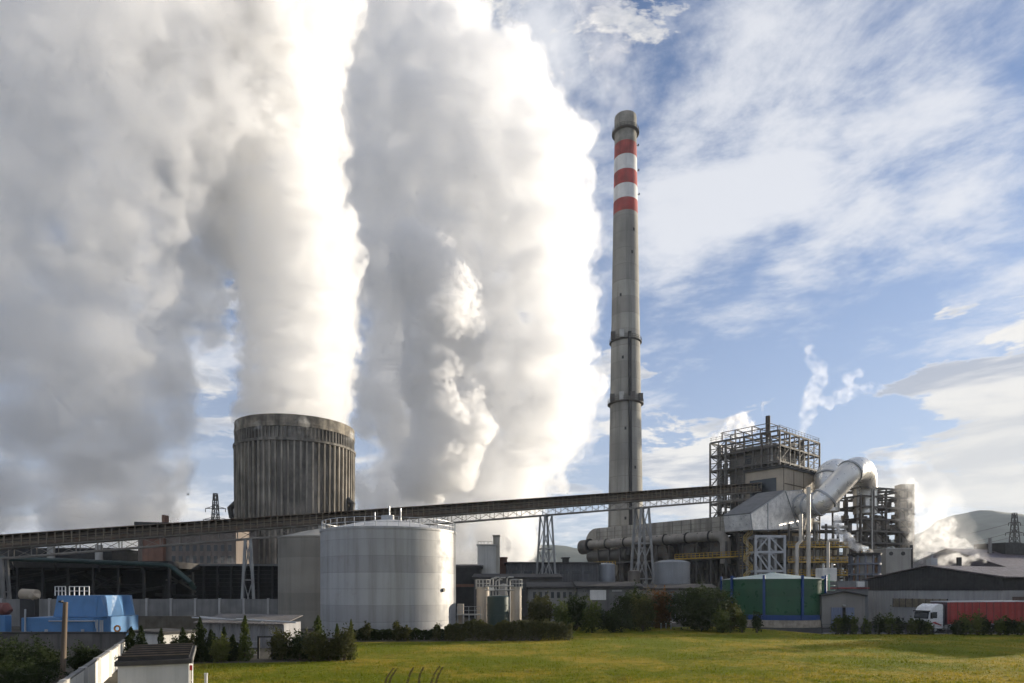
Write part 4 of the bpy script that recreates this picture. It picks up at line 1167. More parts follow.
# boundary wall of concrete panels
d = 100
t = thing('boundary_wall', 'long grey concrete panel wall with posts in front of the dark hall', 'wall', (GX(140,d),d,0))
zt = GZ(599,d)
MB().box(GX(-80,d),GX(292,d),d,d+.14,0,zt).build('panel', M_PANEL, t)
m = MB()
px = -72.0
while px < 292: m.box(GX(px,d)-.16,GX(px,d)+.16,d-.12,d+.2,0,zt+.12); px += 24.3
m.build('post', mat('concrete_post',(.40,.39,.37),.9,var=.15), t)
MB().box(GX(-80,d),GX(292,d),d-.06,d+.2,GZ(612,d),GZ(611.2,d)).build('ledge', M_PANEL, t)
# blue hopper vessel
d = 72
t = thing('blue_hopper', 'big bright blue steel hopper with sloping facets and railed top', 'hopper', (GX(95,d),d,0))
M_HOP = mat('hopper_blue',(.068,.19,.38),.5,var=.12,vscale=.7,streak=.25)
zt, zm, zb = GZ(595.5,d), GZ(617,d), 0.02
def rg(x0,x1,y0,y1,z): return [(GX(x0,d),d+y0,z),(GX(x1,d),d+y0,z),(GX(x1,d),d+y1,z),(GX(x0,d),d+y1,z)]
lo, hi = rg(53,96,0,7.4,zm), rg(54,94.5,.5,7.0,zt)
MB().add(lo+hi,[(3,2,1,0),(4,5,6,7),(0,1,5,4),(1,2,6,5),(2,3,7,6),(3,0,4,7)]).build('upper_body', M_HOP, t, bevel=.05)
m = MB(); xe = GX(96,d); xt_ = GX(94.5,d)          # folded ribs on the sunny flank
for (y0, y1, y2, tp) in ((.0,.9,2.3,.1),(2.7,3.9,5.2,.5),(5.4,6.2,7.3,.4)):
    m.add([(xe-.02,d+y0,zm),(xe+.75,d+y1,zm),(xe-.02,d+y2,zm),(xt_-.02,d+y0+.5,zt-.02),(xt_+tp*.5,d+y1,zt-.02),(xt_-.02,d+y2-.2,zt-.02)],[(0,1,4,3),(1,2,5,4),(2,1,0),(3,4,5),(0,3,5,2)])
m.build_each('folded_rib', M_HOP, t)
MB().box(GX(28,d),GX(99,d),d-1.0,d+7.6,zb,zm-.04).build('skirt', M_HOP, t, bevel=.05)
m = MB()
for x0, x1 in ((47.5,58),(62,82)):
    n = 3 if x1-x0 < 12 else 4
    for k in range(n+1): m.bar((GX(x0+(x1-x0)*k/n,d),d+1.2,zt-.02),(GX(x0+(x1-x0)*k/n,d),d+1.2,zt+1.0),.08)
    for h in (.5,1.0): m.bar((GX(x0,d),d+1.2,zt+h),(GX(x1,d),d+1.2,zt+h),.08)
m.build('railing', M_WHT, t)
m = MB(); m.tube([(GX(56,d),d-1.15,zm-.4),(GX(102,d),d-1.15,zm-.4),(GX(103,d),d-1.15,zm-1.2)], .07, 8)
for px in (33,104,107,109): m.tube([(GX(px,d),d-1.15,.6),(GX(px,d),d-1.15,zm+(.9 if px==33 else -.3))], .09, 8)
for px in (53,71,89): m.box(GX(px,d)-.15,GX(px,d)+.15,d-1.1,d-1.0,1.0,1.3)
m.build('pipe', M_GALV, t, smooth=True)
t = thing('hose_coil', 'orange ring of coiled hose hanging on the blue hopper skirt', 'hose', (GX(116.5,70.8),70.8,GZ(629,71)))
m = MB(); q = [(GX(116.5,70.7)+.3*math.cos(a*math.pi/10), 70.85-.02*(a%2), GZ(628.5,71)+.3*math.sin(a*math.pi/10)) for a in range(21)]
m.tube(q, .1, 8).build('coil', mat('hose_orange',(.55,.22,.05),.6,var=.1), t, smooth=True)
t = thing('blue_tanker', 'blue vessel with a rusty red top cut by the left edge', 'tank', (GX(-3,d),d,0))
MB().box(GX(-30,d),GX(5,d),d,d+1,0,GZ(615,d)).build('body', M_HOP, t, bevel=.1)
MB().tube([(GX(-30,d),d+.5,GZ(609.5,d)),(GX(3,d),d+.5,GZ(609.5,d)),(GX(6,d),d+.5,GZ(612,d))],[.75,.75,.4],16).build('top', mat('rusty_top',(.16,.05,.04),.7,var=.3), t, smooth=True)
t = thing('tan_drum', 'pale tan drum and pump lump standing left of the white railing', 'drum', (GX(30,90),90,0))
MB().tube([(GX(22,90),90,GZ(594,90)),(GX(37,90),90,GZ(595,90))],.75,16).tube([(GX(33,90),89.8,GZ(597,90)),(GX(37.5,90),89.8,GZ(594,90))],.6,12).build('drum', mat('drum_tan',(.42,.35,.26),.7,var=.25), t, smooth=True)
MB().box(GX(22,90),GX(37,90),89.6,90.4,0,GZ(597,90)).build('plinth', M_DARK, t)
# old retaining wall, diagonal white wall, pole
d = 62
t = thing('retaining_wall', 'dark stained retaining wall below the blue hopper', 'wall', (GX(55,d),d,0))
MB().box(GX(-60,d),GX(124,d),d,d+.4,0,GZ(634,d)).build('wall', mat('stained_wall',(.12,.11,.10),.9,var=.4,vscale=.6,streak=.8), t)
MB().box(GX(-60,d),GX(124.5,d),d-.08,d+.5,GZ(634,d),GZ(632,d)).build('coping', M_TAR, t)
t = thing('white_yard_wall', 'low white panel wall running diagonally away from the shed', 'wall', (-24.3,38,0))
pa, pb = Vector((-30.4,51,0)), Vector((-17.2,23.6,0)); n = 6
for k in range(n):
    a, b = pa+(pb-pa)*k/n, pa+(pb-pa)*(k+1)/n; u = (b-a).normalized()
    MB().bar(a+u*.12+Vector((0,0,.8)), b-u*.12+Vector((0,0,.8)), .12, 1.6).build('panel', M_WHITEWALL, t)
m = MB()
for k in range(n+1): q = pa+(pb-pa)*k/n; m.box(q.x-.14,q.x+.14,q.y-.14,q.y+.14,0,1.72)
m.build('post', mat('wall_post',(.5,.48,.44),.9,var=.2), t)
MB().bar(pa+Vector((0,0,1.66)), pb+Vector((0,0,1.66)), .22, .1).build('coping', M_PANEL, t)
t = thing('utility_pole', 'leaning weathered wooden pole in front of the blue hopper', 'pole', P(62.5,672,40))
MB().tube([Vector((GX(62,40)-.05,40,0)),P(62.8,671,40),P(65.5,602,40)],[.17,.165,.13],12).build('post', mat('pole_wood',(.13,.095,.065),.85,var=.3,streak=.6,sscale=4), t, smooth=True)
MB().bar(P(65,603,40),P(61,602,40),.08).box(GX(59.5,40),GX(62.5,40),39.9,40.1,GZ(602.5,40),GZ(600.5,40)).build('lamp_bracket', M_DARK, t)
# garden shed near the camera
u = Vector((-.42,.908,0)); v = Vector((.908,.42,0))
o = Vector((-18.2,30,0)); t = thing('garden_shed', 'small white shed with dark ridged roof close to the camera', 'shed', o, math.atan2(v.y,v.x))
sw, sl_, sz = 2.95, 8.0, 2.08
MB().box(0,sw,0,sl_,0,sz).build('wall', mat('shed_white',(.50,.50,.50),.8,var=.1,vscale=.9,streak=.35), t, local=True, bevel=.02)
m = MB().box(-.12,sw+.12,-.15,sl_+.1,sz,sz+.22)
m.build('fascia', M_TAR, t, local=True, bevel=.02)
m = MB()
for k in range(6):
    y = .1+k*1.35
    m.add([(0,y,sz+.24),(sw,y,sz+.24),(sw,y+1.2,sz+.24),(0,y+1.2,sz+.24),(0,y,sz+.45),(sw,y,sz+.45),(sw,y+1.2,sz+.26),(0,y+1.2,sz+.26)],[(3,2,1,0),(4,5,6,7),(0,1,5,4),(1,2,6,5),(2,3,7,6),(3,0,4,7)])
bt = MB()
for k in range(6): bt.box(.02,sw-.02,.05+k*1.35,.09+k*1.35,sz+.42,sz+.47)
bt.build_each('batten', mat('batten_wood',(.15,.115,.085),.8,var=.3,vscale=2), t, local=True)
m.build('roof_sheet', mat('bitumen_sheet',(.035,.033,.032),.8,var=.3,vscale=1.5), t, local=True)
MB().box(sw+.12,sw+.16,-.1,sl_,sz-.02,sz+.24).build('gutter', M_PANEL, t, local=True)
f = MB().box(sw-.02,sw+.05,.7,1.5,.1,1.85).build('door', mat('shed_door',(.55,.52,.46),.7,var=.1), t, local=True)
MB().box(sw+.05,sw+.09,1.35,1.42,.9,1.05).build('handle', M_DARK, f, local=True)
MB().box(sw+.01,sw+.04,2.4,3.6,.9,1.6).build('window', M_GLASS, t, local=True)
MB().box(sw+.02,sw+.14,.12,.3,1.72,1.95).build('red_lamp', mat('lamp_red',(.5,.03,.04),.3), t, local=True)
# white flat-roofed outbuilding
u = Vector((GX(162,52),52,0)); t = thing('outbuilding', 'white flat-roofed outbuilding behind the small shed', 'building', u, R(60))
MB().box(0,2.9,.02,4.4,0,2.05).build('wall', mat('outbuilding_shade_tone',(.52,.51,.49),.85,var=.1,streak=.3), t, local=True)  # shade of the other faces is put into this greyer colour
MB().box(-.0,2.9,-.03,.015,0,2.04).build('lit_tone_wall', M_WHITEWALL, t, local=True)  # paler skin: sunlight on this face is put into its colour
MB().box(-.2,3.1,-.25,4.6,2.06,2.26).build('roof', M_TAR, t, local=True)
# corrugated lean-to
d = 63
t = thing('lean_to', 'low corrugated lean-to with a sagging roof and loose pipes', 'shed', (GX(248,d),d,0))
MB().box(GX(200,d),GX(284,d),d,d+5,0,GZ(624,d)).build('wall', mat('lean_to_wall',(.27,.27,.28),.7,.2,var=.25,streak=.6,corr=(0,.35,.05),rust=.2), t)
MB().add([(GX(196,d),d-.6,GZ(623,d)),(GX(285,d),d-.6,GZ(624.5,d)),(GX(285,d),d+5.4,GZ(618,d)),(GX(196,d),d+5.4,GZ(616.5,d)),(GX(196,d),d-.6,GZ(622,d)),(GX(285,d),d-.6,GZ(623.5,d)),(GX(285,d),d+5.4,GZ(617,d)),(GX(196,d),d+5.4,GZ(615.5,d))],[(3,2,1,0),(4,5,6,7),(0,1,5,4),(1,2,6,5),(2,3,7,6),(3,0,4,7)]).build('roof', mat('lean_to_roof',(.14,.13,.125),.7,.1,var=.3,rust=.3,corr=(0,.35,.05)), t)
m = MB(); m.tube([P(192,617.5,62.2),P(262,621.5,62.2)],.08,8); m.tube([P(236,619,62),P(296,622.5,62)],.08,8); m.tube([P(200,616.5,62.6),P(225,619,62.6)],.06,8)
m.build('pipe', M_GALV, t)
# bank behind the outbuilding
t = thing('brick_bank', 'brownish low brick parapet between boundary wall and outbuilding', 'wall', (GX(170,90),90,0))
MB().box(GX(120,90),GX(206,90),90,90.4,0,GZ(616,90)).build('wall', mat('mossy_wall',(.13,.11,.08),.95,var=.4,vscale=.7,streak=.5), t)
# gate frame and fence wire
d = 53
t = thing('gate', 'black open gate frame among the conifers', 'gate', (GX(265,d),d,0))
m = MB()
for px in (258.5,272.5): m.box(GX(px,d)-.08,GX(px,d)+.08,d-.08,d+.08,0,GZ(637,d))
m.box(GX(257.5,d),GX(273.5,d),d-.06,d+.06,GZ(637.5,d),GZ(636,d))
m.build('frame', mat('black_paint',(.012,.012,.012),.5), t)
t = thing('wire_fence', 'thin wire fence on dark posts along the left lawn edge', 'fence', (GX(300,d),d,0))
m = MB()
for px in (204,222,240,290,306.5,324,342): m.tube([(GX(px,d+.2),d+.2,0),(GX(px,d+.2),d+.2,1.5 if px != 306.5 else 2.6)],.05,8)
m.build_each('post', M_DARK, t)
m = MB()
for z in (.3,.65,1.0,1.4):
    m.tube([(GX(200,d+.2),d+.2,z),(GX(257,d+.2),d+.2,z)],.02,5); m.tube([(GX(274,d+.2),d+.2,z),(GX(345,d+.2),d+.2,z)],.02,5)
m.build('wire', M_GALV, t)
# fence along the right lawn edge
t = thing('wire_fence', 'low dark mesh fence in front of the red truck and grey shed', 'fence', (GX(920,81),81,0))
m = MB(); px = 822.0
while px < 1060: m.tube([(GX(px,81),81,0),(GX(px,81),81,1.35)],.045,8); px += 14
m.build_each('post', M_DARK, t)
m = MB()
for z in (.2,.5,.8,1.1,1.32): m.tube([(GX(822,81),81,z),(GX(1060,81),81,z)],.018,5)
m.build('wire', M_DARK, t)
for i, px in enumerate((661,666,671)):
    t = thing('marker_post', ('short pale marker post at lawn edge, left of three','short pale marker post at lawn edge, middle of three','short pale marker post at lawn edge, right of three')[i], 'post', (GX(px,93),93,0), group='marker posts on the lawn')
    MB().tube([(0,0,0),(0,0,.75)],.07,8).build('stake', M_PALE, t, local=True); MB().tube([(0,0,.75),(0,0,.85)],.085,8).build('cap', M_WHT, t, local=True)
t = thing('lawn_stake', 'thin grey stake standing in the grass beside the shed', 'post', (GX(206,35.5),35.5,0))
MB().tube([(0,0,0),(0,0,1.0)],.09,8).tube([(0,0,1.0),(0,0,1.06)],.11,8).build('stake', M_GALV, t, local=True)

# pylons and wires
def pylon(px, d, ytop, label, arms, hw, base=0):
    c = Vector((GX(px,d), d, 0)); zt = GZ(ytop,d); t = thing('power_pylon', label, 'pylon', c)
    m = MB()
    def w_(z): return hw*(1-.9*(z/zt)**.7)+.25
    lv_ = [zt*k/12 for k in range(13)]
    for k in range(12):
        z0, z1 = lv_[k], lv_[k+1]; a, b = w_(z0), w_(z1)
        cs0 = [(-a,-a),(a,-a),(a,a),(-a,a)]; cs1 = [(-b,-b),(b,-b),(b,b),(-b,b)]
        for i in range(4):
            j = (i+1)%4
            m.bar((c.x+cs0[i][0],c.y+cs0[i][1],z0),(c.x+cs1[i][0],c.y+cs1[i][1],z1),.28)
            m.bar((c.x+cs0[i][0],c.y+cs0[i][1],z0),(c.x+cs1[j][0],c.y+cs1[j][1],z1),.15)
            m.bar((c.x+cs0[j][0],c.y+cs0[j][1],z0),(c.x+cs1[i][0],c.y+cs1[i][1],z1),.15)
            m.bar((c.x+cs1[i][0],c.y+cs1[i][1],z1),(c.x+cs1[j][0],c.y+cs1[j][1],z1),.15)
    m.build('mast', M_DARK, t)
    for (y, half) in arms:
        z = GZ(y,d); a = MB(); h = half*d/F
        for s in (-1,1):
            a.bar((c.x,c.y-.5,z+1.0),(c.x+s*h,c.y,z),.2); a.bar((c.x,c.y+.5,z),(c.x+s*h,c.y,z),.2); a.bar((c.x,c.y-.5,z),(c.x+s*h,c.y,z),.2)
            a.tube([(c.x+s*h,c.y,z),(c.x+s*h,c.y,z-1.4)],.14,6)
        a.build('cross_arm', M_DARK, t)
    return t
pylon(215.5, 250, 493.5, 'lattice power pylon left of the cooling tower', [(508.5,10),(519.5,12)], 3.2)
pylon(1014.5, 320, 513, 'lattice power pylon in front of the hazy hill', [(523,6),(533,9),(543,7)], 4.0)
t = thing('concrete_mast', 'stout concrete post with cross-bars behind the warehouse roof', 'mast', (GX(990,150),150,0))
MB().tube([(GX(990,150),150,0),(GX(990,150),150,GZ(538,150))],[.42,.36],10).build('post', mat('mast_concrete',(.22,.21,.20),.85,var=.2), t)
MB().bar(P(984.5,556,150),P(997,555.5,150),.3).bar(P(987,552.5,150),P(994,552.3,150),.2).build('cross_bar', M_DARK, t)
t = thing('power_line', 'thin sagging power cables strung across to the pylon by the hill', 'cable', P(1014,533,320))
m = MB()
for (y0, off) in ((523,-6),(533,-9),(533,9),(543,7)):
    a, b = P(1014.5+off,y0+1,320), P(780+off,y0+26,330)
    m.tube([a+(b-a)*k/12-Vector((0,0,5*4*(k/12)*(1-k/12))) for k in range(13)], .07, 5)
    b = P(1180,y0-6,300); m.tube([a+(b-a)*k/6-Vector((0,0,3*4*(k/6)*(1-k/6))) for k in range(7)], .07, 5)
m.build('cable', M_DARK, t)

# unseen house added beyond the right edge to throw shadow on the lawn
t = thing('shadow_caster_house', 'added shadow-casting gabled house, unseen beyond the right edge', 'house', (81,80,0), R(14))
MB().prism([(0,0),(9,0),(9,6.2),(4.5,9.4),(0,6.2)], 0, 12).build('wall', M_WHITEWALL, t, local=True)
m = MB()
for (xa, za_, xb, zb_) in ((-.5,5.95,4.5,9.6),(4.5,9.6,9.5,5.95)): m.bar((xa,6,za_),(xb,6,zb_),12.8,.16,up=(0,0,1))
m.build('roof', mat('tile_roof',(.2,.08,.05),.8,var=.3), t, local=True)
for x in (1.6,5.6):
    for z in (1.2,4.0): MB().box(x,x+1.4,-.05,.03,z,z+1.4).build('window', M_GLASS, t, local=True)
# ------------------------------------------------------------------ ground, lawn, hill
def G(px, py):
    d = F*EYE/(py-HZ); return (GX(px,d), d)
def sheet(name, poly, z, mt):
    o = MB().add([(x,y,z) for x,y in poly],[tuple(range(len(poly)))]).build(name, mt)
    return tag(o, kind='structure')
sheet('ground', [(-4000,-300),(4000,-300),(4000,9000),(-4000,9000)], 0, mat('yard_earth',(.10,.092,.075),.95,var=.35,vscale=.15,bump=.2,bscale=1.2,spec=.05))
gm = bpy.data.materials.new('lawn_soil'); gm.use_nodes = True
t = NT(gm.node_tree); b = gm.node_tree.nodes['Principled BSDF']; tc = t.node('ShaderNodeTexCoord').outputs['Object']
def grasscol(t, tc):
    n1 = t.noise(t.mapping(tc,(1,1.0,1)), .11, 5, .6); n2 = t.noise(tc, 1.1, 5, .65); n3 = t.noise(tc, .35, 3, .5)
    f = t.ramp(t.math('ADD', t.math('MULTIPLY', n1, .65), t.math('MULTIPLY', n2, .35)), .43, .64)
    c = t.mix(f, GRASS_GREEN, GRASS_STRAW)
    return t.mix(t.ramp(n3, .55, .75, 0, .3), c, (.10,.065,.02))
t.put(b.inputs['Base Color'], grasscol(t, tc)); b.inputs['Roughness'].default_value = 1.0; b.inputs['Specular IOR Level'].default_value = .1
bn = t.node('ShaderNodeBump'); bn.inputs['Distance'].default_value = .12; bn.inputs['Strength'].default_value = .9
t.put(bn.inputs['Height'], t.noise(tc, 5.5, 6, .7)); t.l.new(bn.outputs[0], b.inputs['Normal'])
lawn_poly = [G(40,790),G(112,690),G(186,664),G(345,661),G(352,642),G(540,641),G(545,627),G(735,627),G(822,634),G(1180,634.5),G(1300,790)]
sheet('lawn', lawn_poly, .006, gm)
sheet('road', [G(735,626.6),G(735,623),G(1400,619),G(1400,633.6),G(823,633.6)], .012, mat('asphalt',(.055,.054,.053),.9,var=.25,vscale=.8,bump=.05,bscale=8,spec=.1))
o = MB(); ka = G(822,634); kb = G(1180,634.5)
o.bar((ka[0],ka[1],.06),(kb[0],kb[1],.06),.25,.14); tag(o.build('kerb', mat('kerb_concrete',(.42,.41,.39),.9,var=.2)), kind='structure')
sheet('path', [G(646,623),G(676,623),G(680,620.5),G(650,620.5)], .016, mat('pale_gravel',(.36,.33,.29),.95,var=.2,vscale=2))
# wheel ruts worn into the lawn
m = MB(); RUT = []
for (pts) in ([(385,684),(388,676),(394,668)],[(389,684),(392,676),(398,668)],[(407,684),(410,674),(414,667)],[(419,684),(420,675),(424,667)],[(431,684),(434,675),(440,666)],[(436,684),(438.5,675),(443,667)]):
    q = [Vector((*G(*p),.010)) for p in pts]
    q = spline(q, 6); RUT += q
    for i in range(len(q)-1):
        u = (q[i+1]-q[i]).normalized(); s = Vector((-u.y,u.x,0))*.075; u2 = (q[min(i+2,len(q)-1)]-q[i]).normalized(); s2 = Vector((-u2.y,u2.x,0))*.075
        m.add([q[i]-s,q[i]+s,q[i+1]+s2,q[i+1]-s2],[(0,1,2,3)])
tag(m.build('wheel_ruts', mat('rut_mud',(.085,.07,.026),1.0,var=.2,vscale=2.0,spec=0.0)), kind='structure')

# grass: uncountable, one mass of tufts
def inside(x, y, poly):
    r_ = False; j = len(poly)-1
    for i in range(len(poly)):
        xi, yi = poly[i]; xj, yj = poly[j]
        if (yi > y) != (yj > y) and x < (xj-xi)*(y-yi)/(yj-yi)+xi: r_ = not r_
        j = i
    return r_
rnd = random.Random(2); m = MB(); cnt = 0
while cnt < 52000:
    d = 36+(rnd.random()**1.7)*62; px = rnd.uniform(60,1040); x = GX(px,d)
    if not inside(x, d, lawn_poly): continue
    cnt += 1
    if d < 52 and -10 < x < -2 and any(abs(v.x-x) < .07 and abs(v.y-d) < .4 for v in RUT): continue
    n_ = mnoise.noise(Vector((x*.25,d*.25,0)))
    h = (.05+.07*rnd.random())*(1+.7*n_); w_ = .02+.02*rnd.random()
    for k in range(2):
        a = rnd.uniform(0,math.pi); ca, sa = math.cos(a)*w_, math.sin(a)*w_
        lx_, ly_ = rnd.uniform(-.06,.06), rnd.uniform(-.06,.06)
        m.add([(x-ca,d-sa,0.0),(x+ca,d+sa,0.0),(x+lx_,d+ly_,h)],[(0,1,2)])
for k in range(2600):                             # taller weeds and seed heads
    d = 36+(rnd.random()**1.5)*60; px = rnd.uniform(60,1040); x = GX(px,d)
    if not inside(x, d, lawn_poly) or mnoise.noise(Vector((x*.12,d*.12,5))) < -.1: continue
    h = rnd.uniform(.14,.30)
    for q in range(6):
        a = rnd.uniform(0,6.28); w_ = rnd.uniform(.02,.045); l = rnd.uniform(.05,.16)
        m.add([(x-math.sin(a)*w_,d+math.cos(a)*w_,0),(x+math.sin(a)*w_,d-math.cos(a)*w_,0),(x+math.cos(a)*l,d+math.sin(a)*l,h*rnd.uniform(.6,1))],[(0,1,2)])
gb_ = bpy.data.materials.new('grass_blade'); gb_.use_nodes = True
t = NT(gb_.node_tree); b = gb_.node_tree.nodes['Principled BSDF']; tc = t.node('ShaderNodeTexCoord').outputs['Object']
t.put(b.inputs['Base Color'], grasscol(t, tc)); b.inputs['Roughness'].default_value = .8; b.inputs['Specular IOR Level'].default_value = .15
tr = t.node('ShaderNodeBsdfTranslucent'); t.put(tr.inputs[0], t.mix(1.0, grasscol(t, tc), (1.3,1.3,1.0), 'MULTIPLY'))
mx = t.node('ShaderNodeMixShader'); mx.inputs[0].default_value = .4
t.l.new(b.outputs[0], mx.inputs[1]); t.l.new(tr.outputs[0], mx.inputs[2]); t.l.new(mx.outputs[0], gb_.node_tree.nodes['Material Output'].inputs[0])
me = bpy.data.meshes.new('grass'); me.from_pydata(m.v, [], m.f); me.materials.append(gb_)
o = bpy.data.objects.new('grass', me); COL.objects.link(o); o.location.z = .006; tag(o, kind='stuff')

# hill
prof = [(-900,566),(-300,562),(0,560),(300,560),(480,552),(540,546.5),(600,551),(700,560),(850,553),(915,535),(945,517),(975,511.5),(1000,513.5),(1024,520),(1100,529),(1300,540),(1700,560)]
def ridge(px):
    for (x0,y0),(x1,y1) in zip(prof,prof[1:]):
        if x0 <= px <= x1:
            f = (px-x0)/(x1-x0); f = f*f*(3-2*f); return y0+(y1-y0)*f
    return 570
NX, NY = 300, 40; vs_ = []; fs_ = []
for j in range(NY+1):
    f = j/NY; d = 1000+900*f
    for i in range(NX+1):
        px = -900+2600*i/NX
        x = GX(px,1900)*(d/1900*.35+.65); zr = GZ(ridge(px),1900)
        s = f*f*(3-2*f); n_ = mnoise.fractal(Vector((x*.006,d*.006,3)),.9,2.1,5)
        vs_.append((x, d, -2+zr*s+n_*9*s*(1 if f < .9 else .6)+abs(mnoise.noise(Vector((x*.06,d*.06,1))))*5*s))
for j in range(NY):
    for i in range(NX):
        a = j*(NX+1)+i; fs_.append((a,a+1,a+NX+2,a+NX+1))
for i in range(NX):                                # the far slope
    pass
n0 = len(vs_)
for i in range(NX+1): x, y, z = vs_[NY*(NX+1)+i]; vs_.append((x, y+500, -2))
for i in range(NX): a = NY*(NX+1)+i; fs_.append((a,a+1,n0+i+1,n0+i))
tag(MB().add(vs_,fs_).build('hill', mat('hill_woods',(.04,.055,.035),.95,var=.5,vscale=.03), smooth=True), kind='structure')

# haze: one even body of air round the whole scene
hz = MB().box(-2900,2900,-40,2450,-1.5,340).build('haze', volmat('haze_air', HAZE, (.80,.89,1.0), .1)); tag(hz, kind='stuff')
# ------------------------------------------------------------------ shrubs, conifers, hedges
def leaves(m, c, rx, ry, rz, n, size, rnd, shape='round', lump=.4, seed=0):
    """Leaf-sized faces scattered through the outer part of an uneven crown standing on z = c.z."""
    spr = .05 if lump < .25 else .12
    made = 0; off = Vector((seed*3.7, seed*1.9, seed*2.3)); n = int(n*1.5)
    bm = bmesh.new(); bmesh.ops.create_icosphere(bm, subdivisions=2, radius=1)      # the dense twiggy inside of the crown
    vs0 = []
    for v in bm.verts:
        q0 = v.co.normalized(); k = .56*(1+lump*mnoise.noise(q0*1.7+off)*1.6)
        w0 = 1 if shape != 'cone' else max(.08, .9-.85*(q0.z+1)/2)
        vs0.append(Vector((q0.x*rx*k*w0, q0.y*ry*k*w0, rz+q0.z*rz*min(k*1.15,.95)))+Vector(c))
    m.add([(v.x,v.y,max(v.z,.0)) for v in vs0], [tuple(v.index for v in f.verts) for f in bm.faces]); bm.free()
    sprigs = [Vector((rnd.gauss(0,1),rnd.gauss(0,1),rnd.gauss(.35,.8))).normalized() for _ in range(16)]
    while made < n:
        th = rnd.uniform(0,2*math.pi); b = rnd.uniform(-1,1); q = math.sqrt(1-b*b)
        dv = Vector((q*math.cos(th), q*math.sin(th), b))
        if shape != 'cone' and made < n*spr: dv = rnd.choice(sprigs)+Vector((rnd.gauss(0,.05),rnd.gauss(0,.05),rnd.gauss(0,.05)))
        k = 1+lump*mnoise.noise(dv*1.7+off)*1.6+lump*.7*mnoise.noise(dv*4.1+off)
        rr = (rnd.random()**.42)*k if made >= n*spr else k*rnd.uniform(.8,1.32)
        p = Vector((dv.x*rx*rr, dv.y*ry*rr, dv.z*rz*rr))
        if shape == 'cone':
            f = rnd.random()**1.25; an = th
            w = (1-f)**.75*(.35+.65*min(1,f*7+.35))
            rr = (rnd.random()**.5)*w*(1+lump*mnoise.noise(Vector((math.cos(an)*1.5,math.sin(an)*1.5,f*5))+off)*2)
            p = Vector((math.cos(an)*rx*rr, math.sin(an)*ry*rr, -rz+2*rz*f))
        p = Vector(c)+Vector((0,0,rz))+p
        if p.z < 0.02: continue
        a = Vector((rnd.gauss(0,1),rnd.gauss(0,1),rnd.gauss(0,.7)+ (1.2 if shape=='cone' else 0))).normalized()
        s = a.orthogonal().normalized(); s.rotate(Matrix.Rotation(rnd.uniform(0,6.28),3,a))
        L = size*rnd.uniform(.6,1.4)
        m.add([p-a*L*.5, p+s*L*.28, p+a*L*.5, p-s*L*.28],[(0,1,2,3)]); made += 1
    return m
LM = {'dark': leafmat('dark_leaf',(.010,.017,.004),(.034,.05,.010)), 'mid': leafmat('mid_leaf',(.025,.042,.008),(.10,.12,.025)),
      'lime': leafmat('lime_leaf',(.06,.075,.015),(.13,.14,.035)), 'olive': leafmat('olive_leaf',(.025,.028,.008),(.09,.09,.024)),
      'rust': leafmat('rust_leaf',(.06,.03,.012),(.17,.075,.02)), 'twig': leafmat('twig_leaf',(.09,.07,.045),(.17,.14,.09))}
M_BARK = mat('bark',(.09,.07,.05),.95,var=.3)
vseed = [0]; WIDE = 1.0
def shrub(name, label, px, d, wpx, ytop, kind, shape='round', n=1500, leaf=None, cat='bush', sq=1.0, group=None, lump=.4):
    vseed[0] += 1; rnd = random.Random(vseed[0]*13+1)
    c = Vector((GX(px,d), d, 0)); rx = wpx*WIDE/2*d/F; h = max(.5, GZ(ytop,d))
    t = thing(name, label, cat, c, group=group)
    leaf = leaf or max(.13, .0036*d)
    leaves(MB(), (0,0,0), rx, rx*sq, h/2, n, leaf, rnd, shape, lump if shape != 'cone' else .5, vseed[0]).build('crown', LM[kind], t, local=True)
    m = MB(); 
    if shape == 'cone': m.tube([(0,0,0),(0,0,h*.85)],[.09,.02],7)
    else:
        for k in range(5):
            a = rnd.uniform(0,6.28); m.tube([(0.05*math.cos(a),0.05*math.sin(a),0),(rx*.25*math.cos(a),rx*.25*math.sin(a),h*.4),(rx*.55*math.cos(a),rx*.55*math.sin(a),h*.75)],[.07,.05,.015],6)
    m.build('stem', M_BARK, t, local=True)
    return t
def hedge(name, label, pts, ytop, wid, kind, n, seed):
    """pts: px, distance along the row; a continuous clipped row of foliage."""
    rnd = random.Random(seed); a = Vector((GX(*pts[0]),pts[0][1],0))
    t = thing(name, label, 'hedge', a); m = MB(); st_ = MB(); done = 0
    segs = list(zip(pts,pts[1:]))
    while done < n:
        (x0,d0),(x1,d1) = rnd.choice(segs); f = rnd.random(); d = d0+(d1-d0)*f; px = x0+(x1-x0)*f
        x = GX(px,d); h = ytop(px); H = GZ(h,d)*(.86+.3*mnoise.noise(Vector((x*.55,d*.2,seed)))+.2*mnoise.noise(Vector((x*1.7,2,seed))))
        z = H*(rnd.random()**.6); y = d+rnd.uniform(-1,1)*wid*math.sqrt(max(0,1-(z/H)**2*.8)); s = .2*rnd.uniform(.7,1.5)
        p = Vector((x,y,z)); q = Vector((rnd.gauss(0,1),rnd.gauss(0,1),rnd.gauss(0,1))).normalized(); r_ = q.orthogonal().normalized()
        m.add([p-q*s*.5,p+r_*s*.3,p+q*s*.5,p-r_*s*.3],[(0,1,2,3)]); done += 1
    m.build('foliage', LM[kind], t)
    for (x0,d0),(x1,d1) in segs:
        for k in range(8):
            d = d0+(d1-d0)*k/8; x = GX(x0+(x1-x0)*k/8,d); st_.tube([(x,d,0),(x,d,.8)],.05,5)
    st_.build('stem', M_BARK, t)
hedge('hedge', 'dark uneven hedge running along the foot of the pale grey silo', [(350,72),(400,73),(470,74)], lambda x: 628, .7, 'dark', 9000, 1)
